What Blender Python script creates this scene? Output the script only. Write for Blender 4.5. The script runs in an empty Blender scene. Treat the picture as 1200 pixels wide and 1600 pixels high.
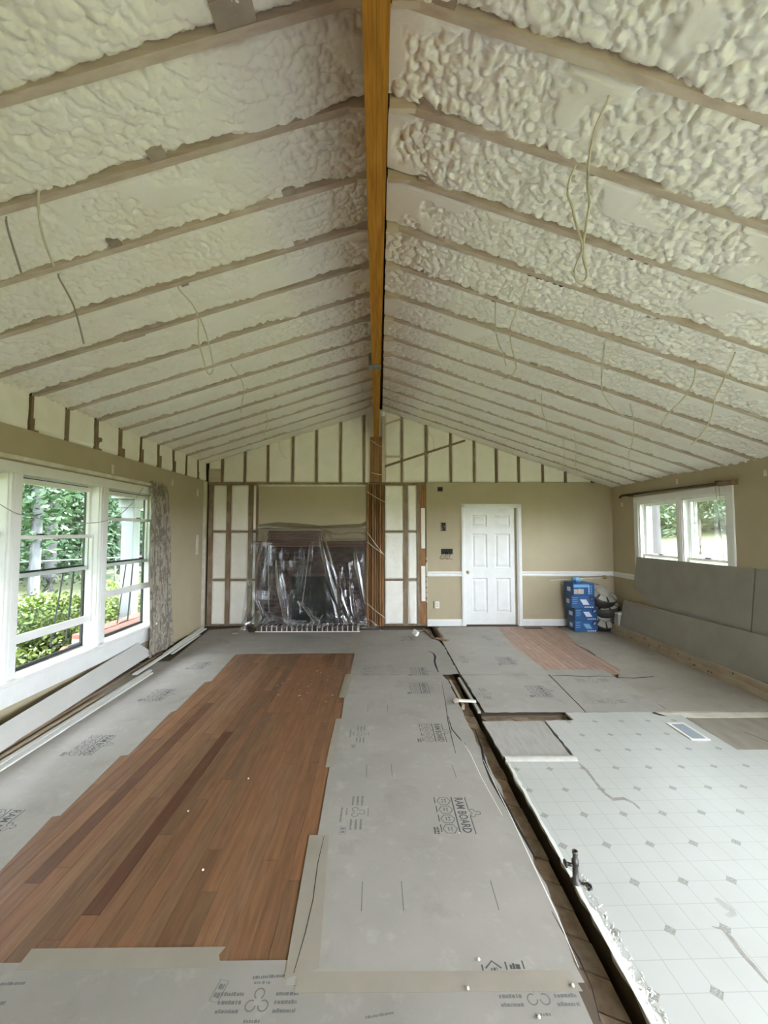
import bpy, bmesh, math, random
import numpy as np
from mathutils import Vector, Matrix
sc = bpy.context.scene
COL = sc.collection
R = random.Random(11)

# ------------------------------------------------------------------ camera
F_PX, PITCH, YAW, CX, CY, EYE = 646.9, .0488, .0099, 600., 798.35, 1.62
cd = bpy.data.cameras.new('camera'); cam = bpy.data.objects.new('camera', cd); COL.objects.link(cam)
cd.sensor_fit = 'HORIZONTAL'; cd.sensor_width = 36.0; cd.lens = F_PX / 1200 * 36
cd.shift_y = -(800 - CY) / 1200; cd.clip_start = .05; cd.clip_end = 400
cam.location = (0, 0, EYE); cam.rotation_euler = (math.pi / 2 + PITCH, 0, -YAW)
sc.camera = cam
# ------------------------------------------------------------------ sky, sun, exposure
SKY = 15.0
wd = bpy.data.worlds.new('world'); sc.world = wd; wd.use_nodes = True
bg = wd.node_tree.nodes['Background']; bg.inputs[0].default_value = (.82, .89, 1.0, 1); bg.inputs[1].default_value = SKY
sd = bpy.data.lights.new('sun', 'SUN'); sun = bpy.data.objects.new('sun', sd); COL.objects.link(sun)
sd.energy = 26.0; sd.angle = math.radians(12); sd.color = (1, .96, .88)
sun.rotation_euler = (math.radians(-38), math.radians(4), 0); sun.location = (0, 20, 20)
sc.view_settings.view_transform = 'Standard'; sc.view_settings.look = 'None'
sc.view_settings.exposure = 1.22; sc.view_settings.gamma = 1.0; sc.view_settings.use_curve_mapping = False
try:
    sc.cycles.use_denoising = True; sc.cycles.denoiser = 'OPENIMAGEDENOISE'
    sc.cycles.max_bounces = 14; sc.cycles.diffuse_bounces = 8; sc.cycles.transparent_max_bounces = 16
    sc.cycles.sample_clamp_indirect = 12; sc.cycles.caustics_reflective = False; sc.cycles.caustics_refractive = False
except Exception:
    pass

# ------------------------------------------------------------------ measuring: where the photograph's points lie in the room
_f = Vector((math.sin(YAW) * math.cos(PITCH), math.cos(YAW) * math.cos(PITCH), math.sin(PITCH)))
_r = Vector((math.cos(YAW), -math.sin(YAW), 0)); _u = _r.cross(_f); EYEV = Vector((0, 0, EYE))
def _ray(px, py): return _f + _r * ((px - CX) / F_PX) + _u * ((CY - py) / F_PX)
def on_y(px, py, y): d = _ray(px, py); return EYEV + d * (y / d.y)
def on_x(px, py, x): d = _ray(px, py); return EYEV + d * (x / d.x)
def on_z(px, py, z=0): d = _ray(px, py); return EYEV + d * ((z - EYE) / d.z)
XL, XR, YB, YF = -2.98, 4.04, 7.17, -2.6
RIDGE, KL, KR = 3.74, .319, .337
def ceil_z(x): return RIDGE - (KL * -x if x < 0 else KR * x)
def on_ceil(px, py, off=.02):
    d = _ray(px, py); k = -KL if px < 592 else KR     # z + k x = RIDGE - off
    t = (RIDGE - off - EYE) / (d.z + k * d.x); return EYEV + d * t

# ------------------------------------------------------------------ object helpers
def put(name, me, parent=None):
    o = bpy.data.objects.new(name, me); COL.objects.link(o)
    if parent is not None:
        o.parent = parent; o.matrix_parent_inverse = parent.matrix_basis.inverted()
    return o
def tag(o, label=None, cat=None, group=None, kind=None):
    if label: o['label'] = label
    if cat: o['category'] = cat
    if group: o['group'] = group
    if kind: o['kind'] = kind
    return o
def thing(name, label, cat, loc=(0, 0, 0), group=None):
    o = bpy.data.objects.new(name, None); o.empty_display_size = .05; COL.objects.link(o)
    o.location = loc; return tag(o, label, cat, group)
def structure(name, loc=(0, 0, 0)):
    o = bpy.data.objects.new(name, None); COL.objects.link(o); o.location = loc; o['kind'] = 'structure'; return o
class MB:
    def __init__(s): s.v = []; s.f = []
    def add(s, v, f):
        n = len(s.v); s.v += [tuple(p) for p in v]; s.f += [tuple(i + n for i in q) for q in f]; return s
    def box(s, x0, x1, y0, y1, z0, z1):
        return s.add([(x0,y0,z0),(x1,y0,z0),(x1,y1,z0),(x0,y1,z0),(x0,y0,z1),(x1,y0,z1),(x1,y1,z1),(x0,y1,z1)],
                     [(3,2,1,0),(4,5,6,7),(0,1,5,4),(1,2,6,5),(2,3,7,6),(3,0,4,7)])
    def obox(s, c, size, rot=Matrix()):
        c = Vector(c); h = Vector(size) / 2; P = []
        for z in (-1, 1):
            for x, y in ((-1,-1),(1,-1),(1,1),(-1,1)): P.append(c + rot @ Vector((x*h.x, y*h.y, z*h.z)))
        return s.add(P, [(3,2,1,0),(4,5,6,7),(0,1,5,4),(1,2,6,5),(2,3,7,6),(3,0,4,7)])
    def prism(s, poly, z0, z1):
        n = len(poly)
        a = sum(poly[i][0]*poly[(i+1)%n][1]-poly[(i+1)%n][0]*poly[i][1] for i in range(n))
        if a < 0: poly = poly[::-1]
        s.add([(x,y,z0) for x,y in poly] + [(x,y,z1) for x,y in poly],
              [tuple(range(n))[::-1], tuple(range(n, 2*n))] + [(i,(i+1)%n,(i+1)%n+n,i+n) for i in range(n)]); return s
    def slab(s, pts, off):           # a planar polygon in space given thickness by the vector off
        n = len(pts); pts = [Vector(p) for p in pts]; off = Vector(off)
        nr = sum((pts[i].cross(pts[(i+1)%n]) for i in range(n)), Vector())
        if nr.dot(off) < 0: pts = pts[::-1]
        return s.add(pts + [p + off for p in pts], [tuple(range(n))[::-1], tuple(range(n, 2*n))] + [(i,(i+1)%n,(i+1)%n+n,i+n) for i in range(n)])
    def tube(s, pts, r, n=6, closed=False):
        pts = [Vector(p) for p in pts]; m = len(pts); rs = r if isinstance(r, (list, tuple)) else [r]*m
        ref = Vector((0,0,1)); V = []
        for i, p in enumerate(pts):
            t = (pts[min(i+1,m-1)] - pts[max(i-1,0)]).normalized()
            a = t.cross(ref)
            if a.length < .05: a = t.cross(Vector((1,0,0)))
            a.normalize(); b = t.cross(a); ref = b.cross(t) if False else ref
            V += [p + (a*math.cos(2*math.pi*k/n) + b*math.sin(2*math.pi*k/n))*rs[i] for k in range(n)]
        Fc = [(i*n+k, i*n+(k+1)%n, (i+1)*n+(k+1)%n, (i+1)*n+k) for i in range(m-1) for k in range(n)]
        return s.add(V, Fc + [tuple(range(n))[::-1], tuple(range((m-1)*n, m*n))])
    def lathe(s, prof, c=(0,0,0), n=24, rot=Matrix()):
        c = Vector(c); V = []
        for r, z in prof: V += [c + rot @ Vector((r*math.cos(2*math.pi*k/n), r*math.sin(2*math.pi*k/n), z)) for k in range(n)]
        m = len(prof)
        return s.add(V, [(i*n+k, i*n+(k+1)%n, (i+1)*n+(k+1)%n, (i+1)*n+k) for i in range(m-1) for k in range(n)] + [tuple(range(n))[::-1], tuple(range((m-1)*n, m*n))])
    def mesh(s, name, m=None, smooth=False, bevel=0):
        me = bpy.data.meshes.new(name); me.from_pydata(s.v, [], s.f)
        if bevel:
            b = bmesh.new(); b.from_mesh(me); bmesh.ops.bevel(b, geom=b.edges[:], offset=bevel, segments=1, affect='EDGES', clamp_overlap=True); b.to_mesh(me); b.free()
        if m: me.materials.append(m)
        if smooth: me.polygons.foreach_set('use_smooth', [True]*len(me.polygons))
        me.update(); return me
    def build(s, name, m, parent=None, smooth=False, bevel=0): return put(name, s.mesh(name, m, smooth, bevel), parent)
def bx(name, m, parent, x0, x1, y0, y1, z0, z1, bevel=0): return MB().box(x0,x1,y0,y1,z0,z1).build(name, m, parent, False, bevel)
def np_mesh(name, V, Q, m, smooth=True):
    me = bpy.data.meshes.new(name); V = np.asarray(V, np.float32); Q = np.asarray(Q, np.int32)
    me.vertices.add(len(V)); me.vertices.foreach_set('co', V.ravel())
    k = Q.shape[1]; me.loops.add(Q.size); me.loops.foreach_set('vertex_index', Q.ravel())
    me.polygons.add(len(Q)); me.polygons.foreach_set('loop_start', np.arange(0, Q.size, k, dtype=np.int32))
    me.polygons.foreach_set('loop_total', np.full(len(Q), k, np.int32)); me.update(calc_edges=True)
    me.polygons.foreach_set('use_smooth', np.full(len(Q), smooth)); me.materials.append(m); me.update(); return me
def grid_quads(a, b):
    i, j = np.meshgrid(np.arange(a-1), np.arange(b-1), indexing='ij'); q = (i*b+j).ravel()
    return np.stack([q, q+1, q+b+1, q+b], 1)
def copy_tree(o, dv, parent=None):
    c = o.copy(); COL.objects.link(c)
    if parent is not None: c.parent = parent
    else: c.location = Vector(o.location) + Vector(dv)
    for ch in [k for k in bpy.data.objects if k.parent == o]: copy_tree(ch, (0,0,0), c)
    return c
def catmull(P, n=8):
    P = [Vector(p) for p in P]; P = [P[0]*2-P[1]] + P + [P[-1]*2-P[-2]]; out = []
    for i in range(1, len(P)-2):
        a, b, c, d = P[i-1:i+3]
        for k in range(n):
            t = k/n; out.append(.5*((2*b)+(c-a)*t+(2*a-5*b+4*c-d)*t*t+(3*b-a-3*c+d)*t**3))
    return out + [P[-2]]
# noise fields for the sprayed foam
def _h(ix, iy, s):
    n = (ix.astype(np.int64)*374761393 + iy.astype(np.int64)*668265263 + s*974711) & 0xffffffff
    n = ((n ^ (n >> 13)) * 1274126177) & 0xffffffff; n = ((n ^ (n >> 16)) * 2246822519) & 0xffffffff
    return ((n ^ (n >> 15)) & 0xffff) / 65535.
def vnoise(x, y, s, sc_):
    x = x/sc_; y = y/sc_; ix = np.floor(x); iy = np.floor(y); fx = x-ix; fy = y-iy
    fx = fx*fx*(3-2*fx); fy = fy*fy*(3-2*fy)
    return (_h(ix,iy,s)*(1-fx)+_h(ix+1,iy,s)*fx)*(1-fy)+(_h(ix,iy+1,s)*(1-fx)+_h(ix+1,iy+1,s)*fx)*fy
def blobs(x, y, s, cell, r0=.45, r1=.85):
    x = x/cell; y = y/cell; ix = np.floor(x); iy = np.floor(y); best = np.zeros_like(x)
    for dx in (-1,0,1):
        for dy in (-1,0,1):
            jx = ix+dx; jy = iy+dy
            d2 = (jx+_h(jx,jy,s)-x)**2 + (jy+_h(jx,jy,s+7)-y)**2
            r = r0+(r1-r0)*_h(jx,jy,s+13)
            best = np.maximum(best, np.sqrt(np.maximum(0, r*r-d2)))
    return best*cell

# ------------------------------------------------------------------ materials
class G:
    def __init__(s, name):
        s.m = bpy.data.materials.new(name); s.m.use_nodes = True; s.nt = s.m.node_tree; s.b = s.nt.nodes['Principled BSDF']; s.out = s.nt.nodes['Material Output']
    def n(s, t, **k):
        x = s.nt.nodes.new(t)
        for a, v in k.items(): setattr(x, a, v)
        return x
    def l(s, a, b): s.nt.links.new(a, b)
    def val(s, v, sock):
        if isinstance(v, (int, float)): sock.default_value = v
        elif isinstance(v, (tuple, list)): sock.default_value = tuple(v) + ((1,) if len(v) == 3 and len(sock.default_value) == 4 else ())
        else: s.l(v, sock)
    def math(s, op, a, b=0.):
        x = s.n('ShaderNodeMath', operation=op); s.val(a, x.inputs[0]); s.val(b, x.inputs[1]); return x.outputs[0]
    def mix(s, f, a, b, bt='MIX'):
        x = s.n('ShaderNodeMix', data_type='RGBA', blend_type=bt); s.val(f, x.inputs[0]); s.val(a, x.inputs[6]); s.val(b, x.inputs[7]); return x.outputs[2]
    def coord(s, stretch=(1,1,1), which='Object'):
        t = s.n('ShaderNodeTexCoord'); m = s.n('ShaderNodeMapping'); m.inputs['Scale'].default_value = stretch; s.l(t.outputs[which], m.inputs[0]); return m.outputs[0]
    def noise(s, v, scale, detail=3., rough=.55, dist=0.):
        x = s.n('ShaderNodeTexNoise'); s.l(v, x.inputs['Vector']); x.inputs['Scale'].default_value = scale; x.inputs['Detail'].default_value = detail
        x.inputs['Roughness'].default_value = rough; x.inputs['Distortion'].default_value = dist; return x.outputs[0]
    def rng(s, v, a, b, c=0., d=1.):
        x = s.n('ShaderNodeMapRange'); s.val(v, x.inputs[0])
        for i, q in enumerate((a, b, c, d)): x.inputs[i+1].default_value = q
        return x.outputs[0]
    def bump(s, h, strength=.3, dist=.01):
        x = s.n('ShaderNodeBump'); x.inputs['Strength'].default_value = strength; x.inputs['Distance'].default_value = dist; s.l(h, x.inputs['Height']); s.l(x.outputs[0], s.b.inputs['Normal'])
    def base(s, c): s.val(c, s.b.inputs['Base Color'])
def S(c): return tuple((x/255/12.92 if x/255 <= .04045 else ((x/255+.055)/1.055)**2.4) for x in c)
def mat(name, col, col2=None, rough=.6, scale=6, stretch=(1,1,1), lo=.35, hi=.65, detail=4, bump=0, bscale=60, bdist=.004, rand=0, objcol=False, spec=.5, metal=0, blotch=None):
    g = G(name); v = g.coord(stretch); c = col
    if col2: c = g.mix(g.rng(g.noise(v, scale, detail), lo, hi), col, col2)
    if blotch: c = g.mix(g.rng(g.noise(g.coord(), blotch[1], 3), .5, .72, 0, blotch[2] if len(blotch) > 2 else .6), c, blotch[0])
    oi = None
    if rand or objcol: oi = g.n('ShaderNodeObjectInfo')
    if objcol: c = g.mix(1., c, oi.outputs['Color'], 'MULTIPLY')
    if rand:
        k = g.rng(oi.outputs['Random'], 0, 1, 1-rand, 1+rand*.4); cc = g.n('ShaderNodeCombineColor')
        for i in range(3): g.l(k, cc.inputs[i])
        c = g.mix(1., c, cc.outputs[0], 'MULTIPLY')
    g.base(c); g.b.inputs['Roughness'].default_value = rough; g.b.inputs['Specular IOR Level'].default_value = spec; g.b.inputs['Metallic'].default_value = metal
    if bump: g.bump(g.noise(v, bscale, 4), bump, bdist)
    return g.m
def plain(name, col, rough=.5, metal=0, spec=.5): return mat(name, col, None, rough, metal=metal, spec=spec)

M = {}
M['drywall_paint'] = mat('beige wall paint', (.445,.38,.255), (.425,.36,.24), .7, 3, bump=.05, bscale=180, spec=.3)
M['drywall_raw'] = mat('bare gypsum board', (.56,.55,.51), (.53,.52,.485), .75, 4, spec=.25)
M['joint'] = mat('joint compound', (.72,.69,.60), (.55,.50,.38), .8, 5)
M['foam'] = mat('spray foam', (.86,.845,.785), (.83,.81,.735), .38, 5, bump=.28, bscale=110, spec=.42, blotch=((.74,.67,.52),2.2,.3))
M['foam_wall'] = mat('trimmed wall foam', (.88,.86,.78), (.84,.81,.71), .6, 5, bump=.15, bscale=90, spec=.35, blotch=((.72,.66,.52),6,.15))
M['rafter'] = mat('dusty rafter wood', (.60,.51,.41), (.48,.39,.30), .75, 3.0, (1,8,8), bump=.15, bscale=30, rand=.12, blotch=((.62,.56,.43),5,.6))
M['block'] = mat('dusty blocking wood', (.52,.44,.36), (.37,.30,.235), .8, 6, bump=.1, rand=.25)
M['stud'] = mat('old framing wood', (.27,.19,.115), (.19,.125,.07), .75, 4, (8,8,1), bump=.15, bscale=30, rand=.2, blotch=((.40,.36,.28),4,.5))
M['post'] = mat('reddish framing lumber', (.36,.19,.085), (.22,.11,.047), .7, 5, (9,9,.8), bump=.1, bscale=30, rand=.3, spec=.15)
M['beam'] = mat('laminated beam wood', (.42,.195,.028), (.29,.12,.015), .6, 7, (14,.7,3), bump=.06, bscale=40, rand=.05, spec=.15)
M['lumber'] = mat('new pine lumber', (.42,.345,.235), (.35,.275,.18), .6, 4, (8,1,8), rand=.1, blotch=((.30,.20,.12),6,.45))
M['old_wood'] = mat('weathered wood', (.33,.23,.15), (.20,.13,.08), .7, 6, (9,1,9), rand=.2)
M['dark_wood'] = mat('dark stained wood', (.085,.045,.028), (.05,.027,.018), .45, 6, (9,1,9))
M['white'] = mat('white trim paint', (.80,.80,.77), (.76,.76,.73), .4, 8, spec=.4)
M['black'] = plain('black metal frame', (.02,.022,.022), .4)
M['hole'] = plain('dark opening', (.012,.010,.008), .8)
M['subfloor'] = mat('old subfloor boards', (.31,.225,.15), (.20,.135,.088), .85, 5, (3,3,3), bump=.2, bscale=40, rand=.25, blotch=((.40,.34,.27),7,.6))
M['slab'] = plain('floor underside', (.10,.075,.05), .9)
M['underlay'] = mat('grey plywood underlay', (.43,.41,.38), (.34,.32,.29), .75, 6, (6,1.0,1), lo=.3, hi=.7, bump=.1)
M['underlay_brown'] = mat('brown underlay board', (.30,.265,.22), (.245,.21,.17), .75, 4, (3,.8,1), bump=.1)
M['tape'] = mat('tan seam tape', (.34,.30,.245), (.31,.275,.225), .55, 7)
M['ink'] = plain('grey print ink', (.075,.078,.08), .7)
M['ink_soft'] = plain('faded print ink', (.16,.16,.155), .7)
M['white_chip'] = plain('white chips', (.8,.79,.74), .7)
M['cable'] = mat('cream cable jacket', (.62,.58,.46), None, .5)
M['cable_grey'] = mat('grey cable jacket', (.30,.29,.25), None, .5)
M['brick_dark'] = mat('dark fireplace brick', (.062,.030,.025), (.036,.02,.018), .8, 9, bump=.3, bscale=60, rand=.35)
M['mortar'] = mat('pale mortar', (.50,.48,.44), (.40,.38,.35), .9, 20)
M['mortar_dark'] = mat('dark mortar', (.065,.047,.042), (.05,.036,.033), .9, 20)  # dark mortar, close in tone to the bricks
M['hearth_brick'] = mat('hearth brick', (.075,.040,.030), (.045,.027,.023), .7, 9, bump=.25, rand=.4)
M['mantel'] = mat('dark mantel wood', (.13,.062,.042), (.085,.04,.028), .5, 5, (1,8,8))
M['firebox'] = plain('black firebox', (.012,.014,.013), .9)  # even black for the panel in the firebox opening
M['red_brick'] = mat('red brick', (.33,.13,.085), (.24,.09,.06), .8, 9, bump=.3, rand=.3)
M['porch_white'] = plain('white porch paint', (.21,.22,.22), .6)
M['galv'] = mat('galvanised steel', (.30,.31,.31), (.20,.21,.21), .45, 12, metal=.6)
M['metal_dark'] = mat('corroded pipe', (.11,.10,.09), (.06,.055,.05), .5, 14, metal=.5)
M['brass'] = plain('brass knob', (.45,.33,.13), .3, .9)
M['blue_box'] = mat('blue printed carton', (.010,.075,.22), (.012,.085,.25), .5, 3)
M['blue_dark'] = plain('dark blue carton print', (.008,.02,.085), .5)
M['blue_light'] = plain('light blue carton print', (.16,.36,.60), .5)
M['box_print'] = plain('pale carton print', (.62,.63,.74), .5)
M['box_tan'] = plain('tan carton picture', (.55,.42,.30), .5)
M['fixture'] = mat('cream lamp glass', (.36,.345,.295), (.30,.29,.245), .35, 5)
M['fixture_rim'] = plain('dark lamp rim', (.03,.028,.025), .4)
M['metal_box'] = plain('grey enamel', (.42,.42,.38), .5)
M['orange'] = plain('orange plastic', (.40,.085,.03), .5)
M['trunk'] = mat('tree bark', (.16,.14,.115), (.085,.075,.06), .9, 5, (3,3,.7), bump=.4, bscale=20)
M['trunk_pale'] = mat('pale tree bark', (.075,.074,.072), (.042,.041,.039), .9, 5, (3,3,.7), bump=.4, bscale=20)
def leafmat(name, c1, c2):
    g = G(name); oi = g.n('ShaderNodeNewGeometry'); c = g.mix(g.rng(g.noise(g.coord(), 1.6, 4), .35, .65), c1, c2); c = g.mix(g.rng(oi.outputs['Random Per Island'], 0, 1, 0, .5), c, c2)
    g.base(c); g.b.inputs['Roughness'].default_value = .55; return g.m
M['leaf'] = leafmat('tree leaves', (.018,.044,.013), (.034,.074,.024))
M['leaf_dark'] = leafmat('dark leaves', (.013,.030,.011), (.023,.050,.018))
M['leaf_light'] = leafmat('light leaves', (.028,.064,.022), (.050,.100,.042))
M['leaf_hedge'] = leafmat('hedge leaves', (.085,.145,.018), (.15,.20,.03))
M['leaf_overlit'] = leafmat('overexposed far leaves', (.085,.15,.065), (.13,.205,.105))  # lighter leaf copy, the overexposed brightness is put into the colour
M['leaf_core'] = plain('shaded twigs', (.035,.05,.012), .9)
M['grass'] = mat('lawn', (.066,.080,.030), (.088,.097,.040), .9, .8, detail=6, blotch=((.12,.13,.045),.25,.6))
M['soil'] = mat('mulch bed', (.06,.045,.03), (.10,.08,.06), .9, 8)
def paper():
    g = G('grey floor protection paper'); v = g.coord(); c = g.mix(g.rng(g.noise(v, 1.3, 5), .35, .7), (.372,.345,.312), (.305,.284,.255))
    c = g.mix(g.rng(g.noise(v, 9, 6, .65), .56, .75, 0, .5), c, (.47,.45,.42)); c = g.mix(g.rng(g.noise(g.coord((1,1,1)), 3.1, 6, .6, .6), .56, .74, 0, .5), c, (.22,.198,.17))
    oi = g.n('ShaderNodeObjectInfo'); c = g.mix(1., c, oi.outputs['Color'], 'MULTIPLY')
    g.base(c); g.b.inputs['Roughness'].default_value = .62; g.b.inputs['Specular IOR Level'].default_value = .35; g.bump(g.noise(v, 11, 6, .6), .4, .005); return g.m
M['paper'] = paper()
def hardwood():
    g = G('red oak strip floor'); v = g.coord((14, 1.1, 1)); oi = g.n('ShaderNodeObjectInfo')
    x = g.n('ShaderNodeVectorMath', operation='ADD'); g.l(v, x.inputs[0]); cb = g.n('ShaderNodeCombineXYZ'); g.l(g.math('MULTIPLY', oi.outputs['Random'], 37.), cb.inputs[1]); g.l(cb.outputs[0], x.inputs[1])
    c = g.mix(g.rng(g.noise(x.outputs[0], 3.2, 5, .6, .4), .3, .72), oi.outputs['Color'], (.62,.58,.52), 'MULTIPLY')
    c = g.mix(g.rng(g.noise(g.coord(), 2.4, 6, .62), .62, .78, 0, .3), c, (.45,.33,.26))
    g.base(c); g.l(g.rng(g.noise(g.coord(), 5, 4), .3, .7, .36, .52), g.b.inputs['Roughness']); g.b.inputs['Specular IOR Level'].default_value = .45; return g.m
M['hardwood'] = hardwood()
TILE, TROT, TORG = .2287, .0176, (.9316, 2.892)
def vinyl():
    g = G('printed sheet vinyl'); t = g.n('ShaderNodeTexCoord'); sp = g.n('ShaderNodeSeparateXYZ'); g.l(t.outputs['Object'], sp.inputs[0])
    def fr(k, step):       # distance (in steps) from the nearest multiple of step
        u = g.math('DIVIDE', sp.outputs[k], step); return g.math('ABSOLUTE', g.math('SUBTRACT', u, g.math('ROUND', u)))
    lx, ly = fr(0, TILE/2), fr(1, TILE/2); w = .0017/(TILE/2)
    line = g.math('MAXIMUM', g.math('LESS_THAN', lx, w), g.math('MULTIPLY', g.math('LESS_THAN', ly, w), .75))
    dia = g.math('LESS_THAN', g.math('ADD', fr(0, TILE), fr(1, TILE)), .115)
    v = t.outputs['Object']
    c = g.mix(g.rng(g.noise(v, 2.0, 2), .25, .75), (.525,.53,.50), (.48,.485,.45)); c = g.mix(g.rng(g.noise(v, 5, 3, .5, .5), .55, .95, 0, .25), c, (.45,.42,.36))
    c = g.mix(g.math('MULTIPLY', line, .72), c, (.34,.34,.31)); c = g.mix(dia, c, g.mix(g.rng(g.noise(v, 160, 2), .42, .58), (.24,.235,.21), (.40,.39,.35)))
    g.base(c); g.l(g.rng(g.noise(v, 3, 2), .2, .8, .27, .36), g.b.inputs['Roughness']); g.b.inputs['Specular IOR Level'].default_value = .5; g.bump(g.noise(v, 25, 3), .06, .003); return g.m
M['vinyl'] = vinyl()
def glass():
    g = G('window glass'); tr = g.n('ShaderNodeBsdfTransparent'); tr.inputs[0].default_value = (.93,.965,.95,1); gl = g.n('ShaderNodeBsdfGlossy'); gl.inputs['Roughness'].default_value = .02
    fz = g.n('ShaderNodeFresnel'); fz.inputs[0].default_value = 1.4; mx = g.n('ShaderNodeMixShader'); g.l(g.math('MULTIPLY', fz.outputs[0], .6), mx.inputs[0]); g.l(tr.outputs[0], mx.inputs[1]); g.l(gl.outputs[0], mx.inputs[2]); g.l(mx.outputs[0], g.out.inputs[0]); return g.m
M['glass'] = glass()
def plastic():
    g = G('clear plastic film'); v = g.coord(); tr = g.n('ShaderNodeBsdfTransparent'); tr.inputs[0].default_value = (.80,.80,.81,1)
    gl = g.n('ShaderNodeBsdfGlossy'); gl.inputs['Roughness'].default_value = .16; df = g.n('ShaderNodeBsdfDiffuse'); df.inputs[0].default_value = (.75,.74,.74,1); tl = g.n('ShaderNodeBsdfTranslucent'); tl.inputs[0].default_value = (.7,.7,.7,1)
    b = g.n('ShaderNodeBump'); b.inputs['Strength'].default_value = .22; b.inputs['Distance'].default_value = .02; g.l(g.noise(g.coord((5,5,1.6)), 1.4, 3, .5, .6), b.inputs['Height'])
    g.l(b.outputs[0], gl.inputs['Normal']); m0 = g.n('ShaderNodeMixShader'); m0.inputs[0].default_value = .4; g.l(df.outputs[0], m0.inputs[1]); g.l(tl.outputs[0], m0.inputs[2])
    lw = g.n('ShaderNodeLayerWeight'); lw.inputs[0].default_value = .35
    m1 = g.n('ShaderNodeMixShader'); hz = g.math('ADD', g.rng(g.noise(g.coord((7,7,1.3)), 1.7, 5, .6, 1.2), .52, .85, .012, .11), g.math('MULTIPLY', lw.outputs[1], .12)); g.l(hz, m1.inputs[0]); g.l(tr.outputs[0], m1.inputs[1]); g.l(m0.outputs[0], m1.inputs[2])
    m2 = g.n('ShaderNodeMixShader'); g.l(g.math('ADD', g.math('MULTIPLY', lw.outputs[0], .5), .025), m2.inputs[0]); g.l(m1.outputs[0], m2.inputs[1]); g.l(gl.outputs[0], m2.inputs[2]); g.l(m2.outputs[0], g.out.inputs[0]); return g.m
M['plastic'] = plastic()
def curtain_mat():
    g = G('floral cloth with painted pleats'); v = g.coord(); c = g.mix(g.rng(g.noise(g.coord((1.3,1.3,.45)), 14, 4, .55, 1.2), .44, .56), (.34,.30,.24), (.165,.14,.108))  # upright light and dark streaks put pleat shading into the cloth colour
    c = g.mix(g.rng(g.noise(v, 27, 3, .5, 1.), .60, .66), c, (.36,.33,.27)); c = g.mix(g.rng(g.noise(v, 9, 2, .5, 2.), .66, .70), c, (.22,.15,.12)); g.base(c); g.b.inputs['Roughness'].default_value = .85; return g.m
M['curtain'] = curtain_mat()

# ================================================================== SETTING: shell
# roof deck
RSP = .407
RAFT = [6.825 - RSP*k for k in range(24)]                     # rafter centre lines, front to back of the room
ceiling = structure('ceiling')
for s, k, xe in ((-1, KL, 4.7), (1, KR, 4.42)):
    z = lambda t: RIDGE + .15 - k*t
    MB().slab([(0,YF-.3,z(0)),(s*xe,YF-.3,z(xe)),(s*xe,YB+.5,z(xe)),(0,YB+.5,z(0))], (0,0,.08)).build('roof_deck', M['slab'], ceiling)
    tmax = (-XL if s < 0 else XR)
    for i, y in enumerate(RAFT):
        y0, y1 = y-.019, y+.019
        MB().slab([(s*.046,y0,RIDGE-k*.046),(s*(tmax+.02),y0,RIDGE-k*(tmax+.02)),(s*(tmax+.02),y1,RIDGE-k*(tmax+.02)),(s*.046,y1,RIDGE-k*.046)], (0,0,.15)).build('rafter', M['rafter'], ceiling)
        if 1. < y < 4.8:       # stub of the old ceiling nailer beside the ridge
            w = .05 + .05*R.random()
            bx('nailer', M['rafter'], ceiling, *sorted((s*.046, s*(.075+w))), y-.03, y-.006, RIDGE-k*.12-.03, RIDGE-k*.12+.03)
# stubs of old nailers and blocking left on the rafters
for px, py, w, l in ((365,32,.09,.16),(415,194,.05,.07),(246,250,.05,.08),(450,301,.04,.08),(466,377,.035,.08),(176,381,.05,.06),(302,465,.03,.05),(232,505,.03,.10),(205,528,.025,.18),(116,662,.02,.08),(330,602,.025,.1),(420,570,.02,.1),(672,176,.05,.12),(666,287,.04,.09),(691,372,.035,.05),(655,425,.03,.08),(1022,498,.04,.08),(940,582,.03,.06),(690,8,.06,.12),(1140,745,.03,.06),(633,468,.03,.07),(845,560,.025,.07),(985,650,.03,.06)):
    p = on_ceil(px, py, .0); sl = math.atan(KL if p.x < 0 else -KR); yr = min(RAFT, key=lambda q: abs(q-p.y)); sg = 1 if p.y > yr else -1
    MB().obox((p.x, yr+sg*(.019+w/2), p.z+.024), (l, w, .034), Matrix.Rotation(-sl,3,'Y')).build('nailer', M['block'], ceiling)
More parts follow.
